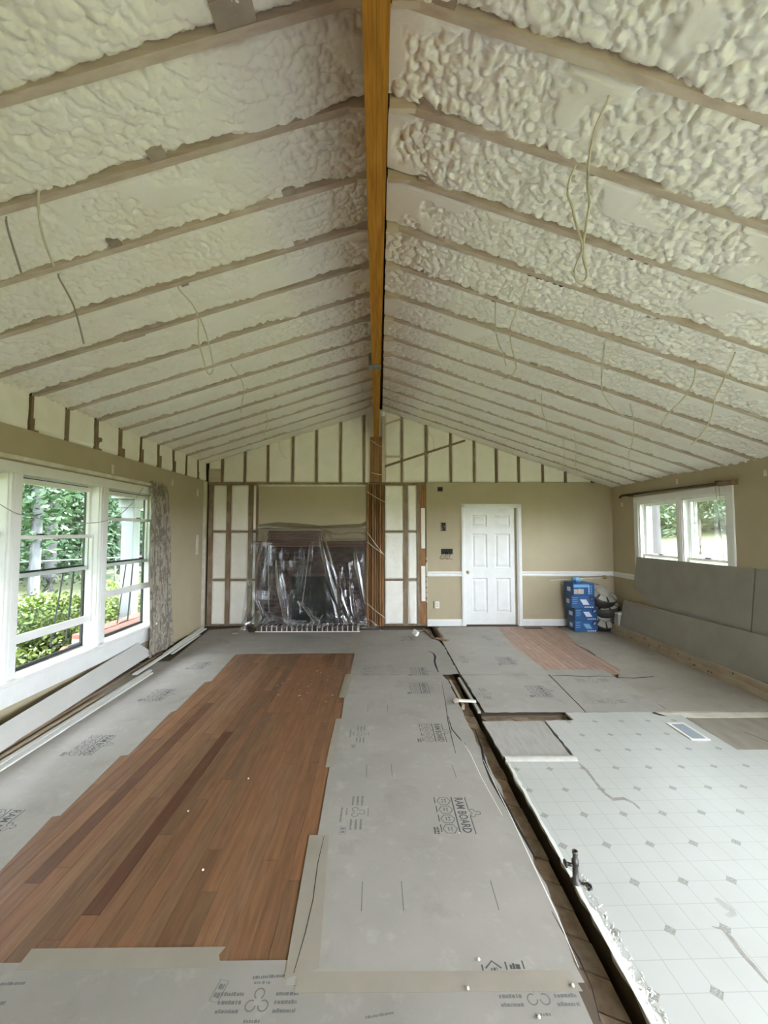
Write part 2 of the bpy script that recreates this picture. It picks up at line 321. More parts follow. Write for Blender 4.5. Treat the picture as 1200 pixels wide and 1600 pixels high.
# sprayed foam, one body per rafter bay
bays = [(YB, RAFT[0])] + list(zip(RAFT[:-1], RAFT[1:]))
for s, k in ((-1, KL), (1, KR)):
    tmax = (-XL if s < 0 else XR) + .01
    nd = np.array([-s*k, 0, -1.]); nd /= np.linalg.norm(nd)
    for bi, (ya, yb) in enumerate(bays):
        y0, y1 = yb+.019, (ya-.019 if bi else YB+.02)
        st = .12 if y1 < 0 else (.05 if y1 < 1.1 else (.0068 if y0 < 3.0 else (.0095 if y0 < 4.6 else .015)))
        nt_, ny = max(2, int((tmax-.04)/st)), max(3, int((y1-y0)/st)+1)
        t = np.linspace(.04, tmax, nt_)[:,None] + np.zeros((1,ny)); y = np.linspace(y0, y1, ny)[None,:] + np.zeros((nt_,1))
        px, py = t + 50, y + 50
        sd_ = 3 if s < 0 else 29
        wx = px + .035*(vnoise(px,py,sd_+1,.07)-.5); wy = py + .035*(vnoise(px,py,sd_+2,.07)-.5)
        q = vnoise(px, py, sd_+11, .5)
        if s < 0: lump = (.55+.5*q)*blobs(wx*.75+wy*.3, wy*.9, sd_+3, .034) + .6*blobs(wx+wy*.2, wy*.8, sd_+4, .017)
        else: lump = (.65+.5*q)*blobs(wx, wy, sd_+3, .037) + .55*blobs(wx, wy, sd_+4, .018)
        low = vnoise(px, py, sd_+5, .30)-.5
        if s < 0: bias = .17*np.exp(-((t-.85)/.5)**2) + .12*np.exp(-((t-2.9)/.4)**2) + .22*np.exp(-((y-y0)/.09)**2)*np.exp(-((t-2.0)/.7)**2)
        else: bias = .34*np.exp(-((t-.02)/.10)**2) + .12*np.exp(-((t-3.9)/.5)**2) + .10*np.exp(-((y-y0)/.07)**2)
        trim = vnoise(px, py, sd_+6, .42)*.6 + vnoise(px, py, sd_+7, .13)*.4 + bias
        mk = np.clip((trim-.70)/.07, 0, 1); mk = mk*mk*(3-2*mk)
        rough = -.028 + lump*.9 + .018*low
        hgt = rough*(1-mk) + mk*np.minimum(rough+.028, -.002+.004*(vnoise(px,py,sd_+9,.25)-.5))
        edge = np.minimum(y-y0, y1-y)/.028
        hgt -= .030*np.clip(1-edge, 0, 1)*np.clip(vnoise(px,py,sd_+8,.22)*1.9-.35, 0, 1)
        P = np.stack([s*t, y, RIDGE-k*t], -1).reshape(-1,3) + hgt.reshape(-1,1)*nd
        Q = grid_quads(nt_, ny)
        if s > 0: Q = Q[:, ::-1]
        o = put('foam_bay', np_mesh('foam_bay', P, Q, M['foam']), ceiling)
# ridge beam: two laminated boards bolted side by side, strapped at a joint
rb = thing('ridge_beam', 'long golden laminated wood beam running along the ridge of the vaulted ceiling', 'beam', (-.03, 4, 3.3))
def beam_x(y): return -.002 - .0085*y
for a, b in ((-.0445, -.0006), (.0006, .0445)):
    for ya, yb in ((YF, 4.02), (4.023, YB)):
        MB().slab([(beam_x(ya)+a,ya,3.25),(beam_x(ya)+b,ya,3.25),(beam_x(yb)+b,yb,3.25),(beam_x(yb)+a,yb,3.25)], (0,0,.60)).build('beam_ply', M['beam'], rb)
mb = MB(); xb = beam_x(4.02)
mb.box(xb-.075,xb-.066+.02,3.97,4.07,3.245,3.36); mb.box(xb-.075,xb+.05,3.97,4.07,3.236,3.247)
mb.build('steel_strap', M['galv'], rb, bevel=.002)

# ---- left wall
wl = structure('wall_left')
WY0, WY1, WZ0, WZ1 = 2.26, 5.62, .40, 2.12
OW = [(WY0, WY1, WZ0, WZ1)]
def wall_boxes(x0, x1, opens, ya, yb, za, zb):
    mb = MB(); cuts = sorted(opens); y = ya
    for a, b, c, d in cuts:
        mb.box(x0,x1,y,a,za,zb); mb.box(x0,x1,a,b,za,c); mb.box(x0,x1,a,b,d,zb); y = b
    mb.box(x0,x1,y,yb,za,zb); return mb
wall_boxes(-3.16, -3.0, OW, YF, YB+.12, -.45, 2.476).build('wall_core', M['slab'], wl)
wall_boxes(-3.0, XL, OW, YF, YB, .0, 2.478).build('drywall', M['drywall_paint'], wl)
MB().box(-3.16,-3.05,YF,YB+.12,2.47,3.05).build('rim_board', M['slab'], wl)
for i, y in enumerate(RAFT[:-1]):
    hz = 2.83
    sgap = .02*R.random()
    bx('rafter_tail', M['stud'], wl, -3.06, XL+.004, y-.05, y-.05+.020+.012*R.random(), 2.478, 2.80-.02*R.random())
    if i % 2 == 0 or R.random() > .6: bx('block', M['stud'], wl, -3.06, XL-.002, y-.026, y+.02+.03*R.random(), 2.478, 2.58+.09*R.random())
def foam_panel(name, parent, axis, a0, a1, z0, z1, pos, face, seed, amp=.010, st=.02, ztop=None):
    na, nz = max(3,int((a1-a0)/st)), max(3,int((z1-z0)/st))
    a = np.linspace(a0,a1,na)[:,None]+np.zeros((1,nz)); v = np.linspace(0,1,nz)[None,:]+np.zeros((na,1))
    zt = np.full_like(a, z1) if ztop is None else ztop(a)
    z = z0+(zt-z0)*v
    h = amp*(vnoise(a+40,z+40,seed,.25)*1.2+vnoise(a+40,z+40,seed+1,.08)*.5) + amp*.5*np.where(vnoise(a+40,z+40,seed+2,.3)>.62, blobs(a+40,z+40,seed+3,.035)*25, 0)
    e = np.minimum(np.minimum(a-a0,a1-a), np.minimum(z-z0,zt-z)); h = h - .02*np.clip(1-e/.018,0,1)
    P = np.stack([a, pos+0*a-face*0, z],-1) if axis == 'x' else np.stack([pos+0*a, a, z],-1)
    P[..., 1 if axis == 'x' else 0] += h*face
    Q = grid_quads(na,nz)
    return put(name, np_mesh(name, P.reshape(-1,3), Q, M['foam_wall']), parent)
for ya, yb in bays[:-1]:
    y0, y1 = yb+.0, ya-.05
    foam_panel('foam_panel', wl, 'y', y0-.02, y1+.0, 2.479, 2.85, -2.992, 1, int(ya*100))
# taped corner strip by the far wall and old screw patches
bx('joint_strip', M['joint'], wl, XL-.001, XL+.002, 7.0, 7.13, .0, 2.47)
for y, z, a, b in ((4.62,2.31,.02,.05),(5.95,2.32,.02,.05),(6.78,2.25,.03,.06),(6.80,1.4,.05,.16)): bx('patch', M['joint'], wl, XL-.001, XL+.0015, y-a, y+a, z-b, z+b, bevel=.0)
# ---- right wall
wr = structure('wall_right')
RY0, RY1, RZ0, RZ1 = 4.76, 6.42, .78, 2.07
OR = [(RY0, RY1, RZ0, RZ1), (-1.6, 2.0, .85, 2.1)]  # second opening is out of view, added as a source of daylight
wall_boxes(XR+.02, XR+.18, OR, YF, YB+.12, -.45, 2.44).build('wall_core', M['slab'], wr)
wall_boxes(XR, XR+.02, OR, YF, YB, 0, 2.40).build('drywall', M['drywall_paint'], wr)
for p in (on_x(1196,738,XR), on_x(1058,752,XR), on_x(972,788,XR)): bx('patch', M['joint'], wr, XR-.0015, XR+.001, p.y-.02, p.y+.02, p.z-.04, p.z+.03)
bx('hole', M['hole'], wr, XR-.002, XR+.001, 6.86, 6.93, 2.17, 2.21)
# ---- wall behind the camera, with an unseen opening added to let in daylight
wf = structure('wall_front')
mb = MB(); y0, y1 = YF-.14, YF
for a, b in ((-3.16,1.4),(3.8,4.22)): mb.box(a,b,y0,y1,-.45,2.1)
mb.box(1.4,3.8,y0,y1,-.45,.5)
mb.slab([(-3.16,y0,2.1),(4.22,y0,2.1),(4.22,y0,2.46),(0,y0,3.9),(-3.16,y0,3.0)], (0,.14,0)); mb.build('drywall', M['drywall_paint'], wf)

# ---- far wall: framing, foam, drywall
wb = structure('wall_back')
MB().slab([(-3.16,YB+.115,-.45),(4.22,YB+.115,-.45),(4.22,YB+.115,2.5),(0,YB+.115,3.92),(-3.16,YB+.115,3.0)], (0,.08,0)).build('sheathing', M['slab'], wb)
GZ = 2.465
gs = [-2.74,-2.35,-1.95,-1.52,-1.11,-.69,-.28,.38,.81,1.24,1.65,2.04,2.43,2.85,3.25]
for x in gs: bx('stud', M['stud'], wb, x-.017, x+.017, YB-.002, YB+.11, GZ, ceil_z(x)+.02)
edges = [(-2.97,-2.757)] + [(gs[i]+.017, gs[i+1]-.017) for i in range(6)] + [(-.263,.085)] + [(.085,.363)] + [(gs[i]+.017, gs[i+1]-.017) for i in range(7,14)] + [(3.267,3.7)]
for i, (a, b) in enumerate(edges):
    foam_panel('foam_panel', wb, 'x', a, b, GZ+.005, 3, YB+.018, -1, 300+i, .010, .016, lambda q: np.where(q<0, RIDGE+KL*q, RIDGE-KR*q)+.03)
bx('plate', M['stud'], wb, -2.97, .80, YB-.006, YB+.11, 2.425, GZ)
bx('plate', M['stud'], wb, .80, 3.9, YB+.01, YB+.11, 2.40, GZ)
bx('block', M['rafter'], wb, -2.965, -2.76, YB-.004, YB+.1, 2.47, 2.70)
# lower left bay
for a, b in ((-2.956,-2.885),(-2.65,-2.578),(-2.272,-2.195),(-2.14,-2.093)): bx('stud', M['stud'], wb, a, b, YB-.004, YB+.11, .0, 2.425)
for a, b in ((-2.885,-2.65),(-2.578,-2.272),(-2.195,-2.14)):
    for z0, z1 in ((.03,.765),(.80,1.595),(1.63,2.42)):
        foam_panel('foam_panel', wb, 'x', a, b, z0, z1, YB+.014, -1, int(a*77)+int(z0*50)+900, .007, .02)
    if a < -2.2:
        for z in (.782, 1.612): bx('block', M['stud'], wb, a, b, YB+.0, YB+.1, z-.018, z+.018)
bx('plate', M['stud'], wb, -2.97, -2.05, YB-.003, YB+.11, 0, .03)
# built-up post under the ridge beam
px_ = [-.228,-.178,-.140,-.092,-.052,-.010,.036,.082]
M['post_dark'] = mat('darker framing lumber', (.24,.125,.06), (.15,.075,.035), .7, 5, (9,9,.8), rand=.2, spec=.15)
for i in range(7): bx('post_ply', M['post_dark' if i in (1,4) else 'post'], wb, px_[i], px_[i+1]-.009, YB-.05+.026*(i in (1,4,6))-.008*(i%3), YB+.1, .0, 2.43, .002)
for a, b, m in ((-.172,-.130,'post'),(-.128,-.088,'post'),(-.086,-.03,'post'),(-.028,.036,'post'),(.038,.082,'rafter')): bx('post_ply', M[m], wb, a, b, YB-.04-.012*R.random(), YB+.1, 2.47, 3.255 if m == 'post' else 3.62)
# lower right bay
for a, b in ((.405,.483),(.640,.695)): bx('stud', M['stud'], wb, a, b, YB-.004, YB+.11, 0, 2.425)
for a, b in ((.084,.405),(.483,.640)):
    for z0, z1 in ((.03,.765),(.80,1.595),(1.63,2.42)): foam_panel('foam_panel', wb, 'x', a, b, z0, z1, YB+.012, -1, int(a*87)+int(z0*50)+1300, .011, .016)
    for z in (.782, 1.612): bx('block', M['stud'], wb, a, b, YB+.002, YB+.1, z-.018, z+.018)
bx('plate', M['stud'], wb, .08, .80, YB-.003, YB+.11, 0, .03)
bx('stud', M['post'], wb, .697, .800, YB+.004, YB+.11, 0, 2.425)
for z0, z1 in ((.42,1.02),(1.32,2.02)): bx('foam_strip', M['foam_wall'], wb, .712, .782, YB-.012, YB+.006, z0, z1, bevel=.004)
for i in range(9): 
    z = .4+.09*i*1.0; bx('joint_strip', M['joint'], wb, .795, .812+.014*R.random(), YB-.016, YB+.004, z, z+.05+.05*R.random())
# braces
def brace(p, q, w, m, name='brace', y=YB-.004):
    p, q = Vector(p), Vector(q); d = (q-p).normalized(); n = Vector((-d.z,0,d.x))*w/2
    return MB().slab([p+n,q+n,q-n,p-n], (0,.03,0)).build(name, m, wb)
def fy(px,py): v = on_y(px,py,YB-.012); return (v.x, YB-.012, v.z)
brace(fy(597,730), fy(727,688), .035, M['stud']); brace(fy(597,713), fy(627,713), .03, M['rafter']); brace(fy(598,664), fy(627,654), .03, M['rafter'])
# drywall panels
bx('drywall', M['drywall_paint'], wb, -2.093, -.232, YB-.014, YB+.02, .0, 2.395)
bx('drywall_edge', M['joint'], wb, -2.10, -.225, YB-.017, YB+.018, 2.395, 2.425)
DX0, DX1, DZ1 = 1.47, 2.385, 2.045
mb = MB(); mb.box(.805,DX0,YB-.014,YB+.1,0,GZ-.004); mb.box(DX1,XR,YB-.014,YB+.1,0,GZ-.004); mb.box(DX0,DX1,YB-.014,YB+.1,DZ1,GZ-.004); mb.build('drywall', M['drywall_paint'], wb)
YW_ = YB-.014
# mouldings
def rail(name, pts, prof, m=M['white']):
    """a moulding with the profile [(out, z)] along a straight run pts = (x0,y0),(x1,y1) with its back to the wall on the left"""
    (x0,y0),(x1,y1) = pts; d = Vector((x1-x0,y1-y0,0)).normalized(); n = Vector((-d.y, d.x, 0)); mb = MB(); k = len(prof)
    V = [Vector((x0,y0,z))+n*o for o,z in prof] + [Vector((x1,y1,z))+n*o for o,z in prof]
    mb.add(V, [tuple(range(k))[::-1], tuple(range(k,2*k))] + [(i,(i+1)%k,(i+1)%k+k,i+k) for i in range(k)])
    o = mb.build(name, m); o['kind'] = 'structure'; return o
CHR = [(0,.845),(.008,.845),(.014,.86),(.012,.885),(.022,.905),(.022,.922),(.010,.93),(0,.93)]
BAS = [(0,.0),(.014,0),(.014,.085),(.009,.10),(.005,.115),(0,.115)]
rail('trim_1', ((DX0-.06,YW_),(.815,YW_)), CHR); rail('trim_2', ((XR,YW_),(DX1+.06,YW_)), CHR); rail('trim_3', ((XR,6.52),(XR,YW_)), CHR)
rail('baseboard_back', ((DX0-.06,YW_),(.815,YW_)), BAS); rail('baseboard_far', ((XR,YW_),(DX1+.06,YW_)), BAS); rail('baseboard_right', ((XR,3.5),(XR,YW_)), BAS)
# ---- six panel door
door = structure('door_1')
for a in ('l','r'):
    pass
def cas(mb, x0,x1,z0,z1): mb.box(x0,x1,YW_-.018,YW_+.005,z0,z1); mb.box(x0+.012 if x1-x0<.2 else x0, x1-.012 if x1-x0<.2 else x1, YW_-.024, YW_-.017, z0, z1-(.012 if x1-x0>.2 else 0))
for x0,x1,z0,z1 in ((DX0-.062,DX0,0,DZ1+.03),(DX1,DX1+.062,0,DZ1+.03),(DX0-.062,DX1+.062,DZ1-.015,DZ1+.045)):
    mb = MB(); cas(mb,x0,x1,z0,z1); mb.build('casing', M['white'], door, bevel=.002)
mb = MB(); mb.box(DX0-.002,DX0+.016,YW_-.002,YB+.12,0,DZ1); mb.box(DX1-.016,DX1+.002,YW_-.002,YB+.12,0,DZ1); mb.box(DX0,DX1,YW_-.002,YB+.12,DZ1-.02,DZ1); mb.build('jamb', M['white'], door)
sx0, sx1, sz0, sz1, sy = 1.488, 2.330, .022, 2.026, YB+.004
def door_slab():
    mb = MB(); xs = [sx0,1.592,1.858,1.992,2.258,sx1]; zs = [sz0,.22,.812,.985,1.575,1.69,1.90,sz1]
    for i in range(5):
        for j in range(7):
            if i in (1,3) and j in (1,3,5): continue
            mb.box(xs[i],xs[i+1],sy,sy+.035,zs[j],zs[j+1])
    return mb.build('door_leaf', M['white'], door)
leaf = door_slab()
for xa, xb_ in ((1.592,1.858),(1.992,2.258)):
    for za, zb in ((.22,.812),(.985,1.575),(1.69,1.90)):
        o0 = [(xa,za),(xb_,za),(xb_,zb),(xa,zb)]; V = []
        for ins, dy in ((0,.0),(.014,.013),(.030,.013),(.052,.003)):
            V += [(x+(ins if x == xa else -ins), sy+dy, z+(ins if z == za else -ins)) for x,z in o0]
        mb = MB(); mb.add(V, [(k*4+i, k*4+(i+1)%4, k*4+4+(i+1)%4, k*4+4+i) for k in range(3) for i in range(4)] + [(12,13,14,15)])
        mb.build('panel', M['white'], leaf)
mb = MB(); rot = Matrix.Rotation(math.pi/2,3,'X'); mb.lathe([(.001,0),(.026,.002),(.026,.008),(.010,.012),(.010,.03),(.024,.04),(.027,.052),(.02,.064),(.001,.068)], (1.512,sy,.915), 16, rot); mb.build('knob', M['brass'], leaf, True)
bx('threshold', M['dark_wood'], door, DX0, DX1, YW_, YB+.12, -.01, .014)
bx('door_edge', M['drywall_paint'], door, 2.331, DX1-.016, sy+.03, sy+.05, .014, 2.026)

# ================================================================== FLOOR
floor = structure('floor')
mb = MB(); T0 = -.021
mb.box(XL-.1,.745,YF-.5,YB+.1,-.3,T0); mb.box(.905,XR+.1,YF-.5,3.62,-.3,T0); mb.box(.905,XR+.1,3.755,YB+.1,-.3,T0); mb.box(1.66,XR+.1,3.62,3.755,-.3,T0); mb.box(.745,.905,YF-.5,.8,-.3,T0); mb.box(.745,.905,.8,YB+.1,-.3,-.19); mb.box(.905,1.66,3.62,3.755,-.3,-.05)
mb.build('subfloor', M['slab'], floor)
# diagonal subfloor boards seen in the trench of the missing wall
n = 0; y = .9
while y < 7.1:
    w = .125+.02*R.random(); g_ = .006+.004*R.random(); sl = .075
    xe = .855+.012*R.random(); MB().prism([(.745,y+sl),(xe,y+.02),(xe,y+w-g_+.02),(.745,y+w+sl-g_)], -.085, -.058-.005*R.random()).build('subfloor_board', M['subfloor'], floor); y += w
x = .905
while x < 1.66:
    w = .12+.03*R.random(); MB().prism([(x,3.755),(x+.05,3.62),(min(x+w-.006+.05,1.66),3.62),(min(x+w-.006,1.66),3.755)], -.055, -.034-.005*R.random()).build('subfloor_board', M['subfloor'], floor); x += w
# oak strips
PW = .0760
def oak(x0, x1, y0, y1, tint):
    me_cache = {}; x = x0
    while x < x1-.001:
        y = y0 - 1.2*R.random()
        while y < y1:
            L = R.choice((.6,.8,1.0,1.3,1.6,2.0,2.4)); a, b = max(y,y0), min(y+L,y1); y += L
            if b-a < .06: continue
            key = round(b-a,3)
            if key not in me_cache: me_cache[key] = MB().box(0,PW-.0012,0,b-a-.0012,-.0195,0).mesh('plank', M['hardwood'], bevel=.0009)
            o = put('plank', me_cache[key], floor); o.location = (x, a, -.0005*R.random())
            o.color = (*tint(x+PW/2,(a+b)/2,a,b), 1)
        x += PW
def t_left(x, yc, a, b):
    k = .78+.44*R.random(); w = R.random()
    c = [ .25*k, (.118+.022*w)*k, (.060+.018*w)*k ]
    if -1.265 < x < -1.189 and a < 2.9 and b > 1.9: c = [.135,.055,.030]
    if -1.645 < x < -1.569 and a < 3.05 and b > 2.3: c = [.15,.064,.034]
    return c
oak(-2.02, -.24, 1.50, 5.75, t_left)
def t_right(x, yc, a, b): k = .9+.2*R.random(); return [.44*k,.29*k,.225*k]
oak(1.80, 2.95, 4.75, 7.10, t_right)

# ---- printed floor-protection board, one sheet each
def ragged(p, q, step=.06, amp=.004):
    p, q = Vector((*p,0)), Vector((*q,0)); n = max(1,int((q-p).length/step)); d = (q-p); nn = Vector((-d.y,d.x,0)).normalized()
    return [tuple((p+d*(i/n)+nn*(R.uniform(-amp,amp) if i else 0)).to_2d()) for i in range(n)]
def rag_poly(P, amps, step=.06):
    out = []
    for i in range(len(P)): out += ragged(P[i], P[(i+1)%len(P)], step, amps[i] if isinstance(amps,(list,tuple)) else amps) if (amps[i] if isinstance(amps,(list,tuple)) else amps) else [P[i]]
    return out
def text_mesh(name, s, size, m, bold=0):
    cu = bpy.data.curves.new(name, 'FONT'); cu.body = s; cu.size = size; cu.align_x = 'CENTER'; cu.offset = bold; cu.resolution_u = 2
    o = bpy.data.objects.new(name, cu); COL.objects.link(o); dg = bpy.context.evaluated_depsgraph_get()
    me = bpy.data.meshes.new_from_object(o.evaluated_get(dg)); bpy.data.objects.remove(o); bpy.data.curves.remove(cu)
    V = [tuple(v.co) for v in me.vertices]; Fc = [tuple(p.vertices) for p in me.polygons]; bpy.data.meshes.remove(me); return V, Fc
def fit(VF, cx, cy, w, h):
    V, Fc = VF; xs = [v[0] for v in V]; ys = [v[1] for v in V]; a, b, c, d = min(xs), max(xs), min(ys), max(ys)
    return [(cx+((v[0]-a)/(b-a)-.5)*w, cy+((v[1]-c)/(d-c)-.5)*h, 0) for v in V], Fc
def stroke(mb, P, w, closed=False):
    P = [Vector((*p,0)) for p in P]; n = len(P); V = []
    for i in range(n):
        a = P[(i-1)%n] if closed or i else P[i]; b = P[(i+1)%n] if closed or i < n-1 else P[i]
        t = (b-a).normalized(); nn = Vector((-t.y,t.x,0))*w/2
        k = 1.
        V += [P[i]+nn*k, P[i]-nn*k]
    mb.add(V, [(2*i,2*i+1,2*((i+1)%n)+1,2*((i+1)%n)) for i in range(n if closed else n-1)])
def bars(mb, x0, x1, y, h, seed, gap=.35):
    q = random.Random(seed); x = x0
    while x < x1:
        w = h*(.35+.6*q.random()); hh = h*(.7+.3*q.random()); mb.add([(x,y,0),(min(x+w,x1),y,0),(min(x+w,x1),y+hh,0),(x,y+hh,0)], [(0,1,2,3)]); x += w+h*gap*(1 if q.random()>.25 else 2.2)
def recycle(mb, cx, cy, r, w):
    for k in range(3):
        a0 = math.radians(90+120*k); P = [(cx+r*.62*math.cos(a0)+r*.42*math.cos(a0+math.radians(u)), cy+r*.62*math.sin(a0)+r*.42*math.sin(a0+math.radians(u))) for u in range(-150,151,30)]
        stroke(mb, P, w)
def logo_mesh():
    mb = MB(); mb.add(*fit(text_mesh('print','RAM BOARD',.08,None,.0012), .0, .0, .292, .052))
    stroke(mb, [(-.15,.040),(-.035,.040)], .0055); stroke(mb, [(.012,.040),(.155,.040)], .0055); stroke(mb, [(-.155,-.042),(.15,-.042)], .0075)
    recycle(mb, -.010, .068, .034, .004)
    for k in range(4):
        cx = -.118+.078*k; P = [(cx+.037*math.cos(math.radians(60*i+30)), -.092+.040*math.sin(math.radians(60*i+30))) for i in range(6)]
        stroke(mb, P, .0045, True); bars(mb, cx-.017, cx+.017, -.088, .010, k); bars(mb, cx-.015, cx+.015, -.104, .010, 9+k)
        stroke(mb, [(cx-.034,-.146+.002*k),(cx+.022,-.146+.002*k)], .006)
    bars(mb, .10, .155, -.165, .014, 31, .1); bars(mb, .10, .155, -.182, .014, 32, .1)
    return mb.mesh('print', M['ink'])
def stamp_mesh():
    mb = MB(); recycle(mb, 0, 0, .040, .0045)
    for k in range(3): bars(mb, -.135, -.055, .018-.026*k, .013, 40+k, .12); bars(mb, .058, .135, .018-.026*k, .013, 50+k, .12)
    bars(mb, -.03, .03, -.062, .010, 61, .3); bars(mb, -.03, .03, .056, .009, 62, .3)
    return mb.mesh('print', M['ink_soft'])
def line_mesh():
    mb = MB(); bars(mb, -.06, .06, 0, .011, 71, .12); return mb.mesh('print', M['ink_soft'])
def seal_mesh():
    mb = MB(); stroke(mb, [(-.016,-.035),(.016,-.035),(.016,.035),(-.016,.035)], .003, True); bars(mb, -.01, .01, .005, .02, 81, .1); bars(mb, -.01, .01, -.022, .018, 82, .1); return mb.mesh('print', M['ink_soft'])
def house_mesh():
    mb = MB(); stroke(mb, [(-.05,.0),(-.02,.028),(.012,.0)], .006); stroke(mb, [(-.062,-.008),(-.062,.014)], .006); bars(mb, -.03, -.005, -.008, .012, 90); stroke(mb, [(.032,-.006),(.032,.024)], .006)
    bars(mb, .046, .088, -.004, .022, 91, .1); stroke(mb, [(.10,-.004),(.10,.028)], .006); return mb.mesh('print', M['ink'])
def dash_mesh():
    mb = MB(); stroke(mb, [(-.075,0),(.075,.002)], .0045); return mb.mesh('print', M['ink_soft'])
PR = dict(logo=logo_mesh(), stamp=stamp_mesh(), line=line_mesh(), seal=seal_mesh(), house=house_mesh(), dash=dash_mesh())
def sheet(poly, label, prints=(), z=.0, tint=1., group='floor protection sheets', amps=0, warm=0.):
    o = MB().prism(rag_poly(poly, amps) if amps else poly, z+.0004, z+.0022).build('floor_protection_board', M['paper']); tag(o, label, 'floor covering')
    o.color = (tint, tint*(1-.02*warm), tint*(1-.05*warm), 1)
    for kind, x, y, a, s in prints:
        p = put('print', PR[kind], o); p.location = (x, y, z+.0027); p.rotation_euler = (0,0,math.radians(a)); p.scale = (s,s,1)
    return o
def tape(parent, poly, z=.0024): return MB().prism(poly, z, z+.0006).build('tape', M['tape'], parent)
def crack(parent, pts, w, z=.0026, m='hole', name='tear'):
    mb = MB(); P = [Vector((*p,0)) for p in pts]; V = []; n = len(P)
    for i in range(n):
        t = (P[min(i+1,n-1)]-P[max(i-1,0)]).normalized(); nn = Vector((-t.y,t.x,0)); ww = w*(.25+.75*math.sin(math.pi*(i+.5)/n))*R.uniform(.6,1.1)/2
        V += [(P[i].x+nn.x*ww,P[i].y+nn.y*ww,z),(P[i].x-nn.x*ww,P[i].y-nn.y*ww,z)]
    mb.add(V, [(2*i+1,2*i,2*i+2,2*i+3) for i in range(n-1)]); return mb.build(name, M[m], parent)
def fl(px, py): v = on_z(px, py, 0.); return (v.x, v.y)
sL = sheet([(-2.96,-1.2),(-2.96,5.2),(-2.62,5.28),(-2.55,5.56),(-1.9,5.57),(-1.82,4.57),(-1.88,4.55),(-1.84,3.84),(-1.87,3.81),(-1.82,3.10),(-1.87,3.09),(-1.82,2.46),(-1.86,2.45),(-1.81,2.07),(-1.80,1.66),(-1.80,-1.2)],
      'grey paperboard floor covering strip under the big window beside the oak floor', [('logo',-2.13,4.20,-90,1),('logo',-2.13,3.24,-90,1),('logo',-2.10,2.36,-90,1),('logo',-2.12,5.1,-90,.9)], .0, 1.0)
sN = sheet([(-1.80,-1.2),(-1.80,1.648),(-.30,1.648),(-.30,1.56),(.70,1.56),(.735,-1.2)], 'wide grey paperboard sheet across the bottom of the view with recycling stamps',
      [('stamp',-.42,1.51,0,1),('stamp',.55,1.52,0,1),('seal',-.565,1.545,-12,1),('line',-.40,1.585,3,1),('line',.0,1.462,8,.8),('line',-1.33,1.57,2,1),('stamp',-1.42,1.49,0,1)], .0, .93)
tape(sN, [(-1.345,1.622),(-1.35,1.70),(-.60,1.70),(-.615,1.67),(-.59,1.622)]); 
sC = sheet([(-.335,1.56),(-.33,2.29),(-.345,2.93),(-.33,3.66),(-.345,4.12),(-.335,4.745),(.70,4.745),(.745,4.55),(.745,3.57),(.755,2.9),(.765,2.4),(.755,1.9),(.735,1.56)],
      'long grey paperboard sheet between the oak floor and the floor trench',
      [('logo',.475,2.445,-90,1.0),('logo',.475,3.41,-90,1),('logo',.46,4.35,-90,1),('stamp',-.13,2.47,-90,1.05),('stamp',-.15,3.39,-90,1),('line',-.225,2.45,-90,1),('line',-.24,3.4,-90,1),('seal',-.20,2.325,0,.9),('seal',-.20,3.2,0,.9),
       ('dash',-.08,1.92,-90,1),('dash',.10,1.92,-90,1),('dash',.51,1.92,-92,1),('dash',-.09,2.88,-90,1),('dash',.08,2.88,-90,1),('dash',.5,2.87,-90,1),('dash',-.11,3.87,-90,1),('dash',.07,3.87,-90,1),('house',.44,1.61,0,.95)], .0006, 1.03, amps=[0]*6+[.006,.008,.01,.012,.012,.012,0])
tape(sC, [(-.345,1.58),(-.375,2.29),(-.27,2.29),(-.225,1.62)], .003); tape(sC, [(-.375,2.92),(-.38,3.66),(-.33,3.66),(-.325,2.93)], .003); tape(sC, [(-.40,4.12),(-.39,4.78),(-.30,4.78),(-.33,4.1)], .003)
tape(sC, [(-.30,1.535),(-.30,1.605),(.70,1.600),(.715,1.53)], .0031)
crack(sC, [(-.315,1.60),(-.30,1.75),(-.293,1.9),(-.302,2.1),(-.295,2.28)], .004, .0042)
def rightcrack(pts, w, m='hole', z=.0032): crack(sC, [fl(*p) for p in pts], w, z, m)
rightcrack([(742,1140),(752,1168),(757,1192),(768,1220),(790,1258),(812,1298),(838,1345)], .022); rightcrack([(700,1120),(706,1140),(716,1152),(728,1165)], .014)
rightcrack([(690,1065),(696,1098),(700,1128),(705,1150),(712,1178)], .008); rightcrack([(862,1425),(880,1458),(905,1500),(925,1545),(938,1598)], .007)
rightcrack([(755,1188),(775,1230),(800,1280),(830,1345),(870,1430),(905,1515)], .008, 'white_chip', .0036); rightcrack([(720,1155),(735,1178),(752,1215),(785,1275)], .005, 'white_chip', .0036)
sF = sheet([(-.33,4.75),(-.345,6.86),(.78,6.88),(.78,6.30),(.86,6.2),(.90,5.9),(.90,4.78),(.70,4.75)], 'grey paperboard sheet in front of the foam filled bay right of the wood post',
      [('logo',.50,4.86,-90,.95),('logo',.48,6.33,-90,.9),('stamp',-.16,4.86,-90,1)], .0012, .96, amps=[.0,0,.01,.012,.012,.012,.012,.004])
crack(sF, [fl(670,1018),fl(677,1021),fl(680,1026),fl(679,1034),fl(681,1041),fl(685,1051)], .03, .0040)
sH = sheet([(-2.30,5.55),(-2.62,5.3),(-2.80,6.9),(-2.25,7.1),(-2.1,6.74),(-.34,6.74),(-.34,5.60)], 'grey paperboard sheet lying in front of the brick hearth', [('stamp',-.91,6.40,0,1.2),('stamp',-2.3,6.2,-40,1)], .0004, .92)
tape(sH, [(-.42,5.62),(-.42,6.72),(-.28,6.72),(-.28,5.62)], .0045)
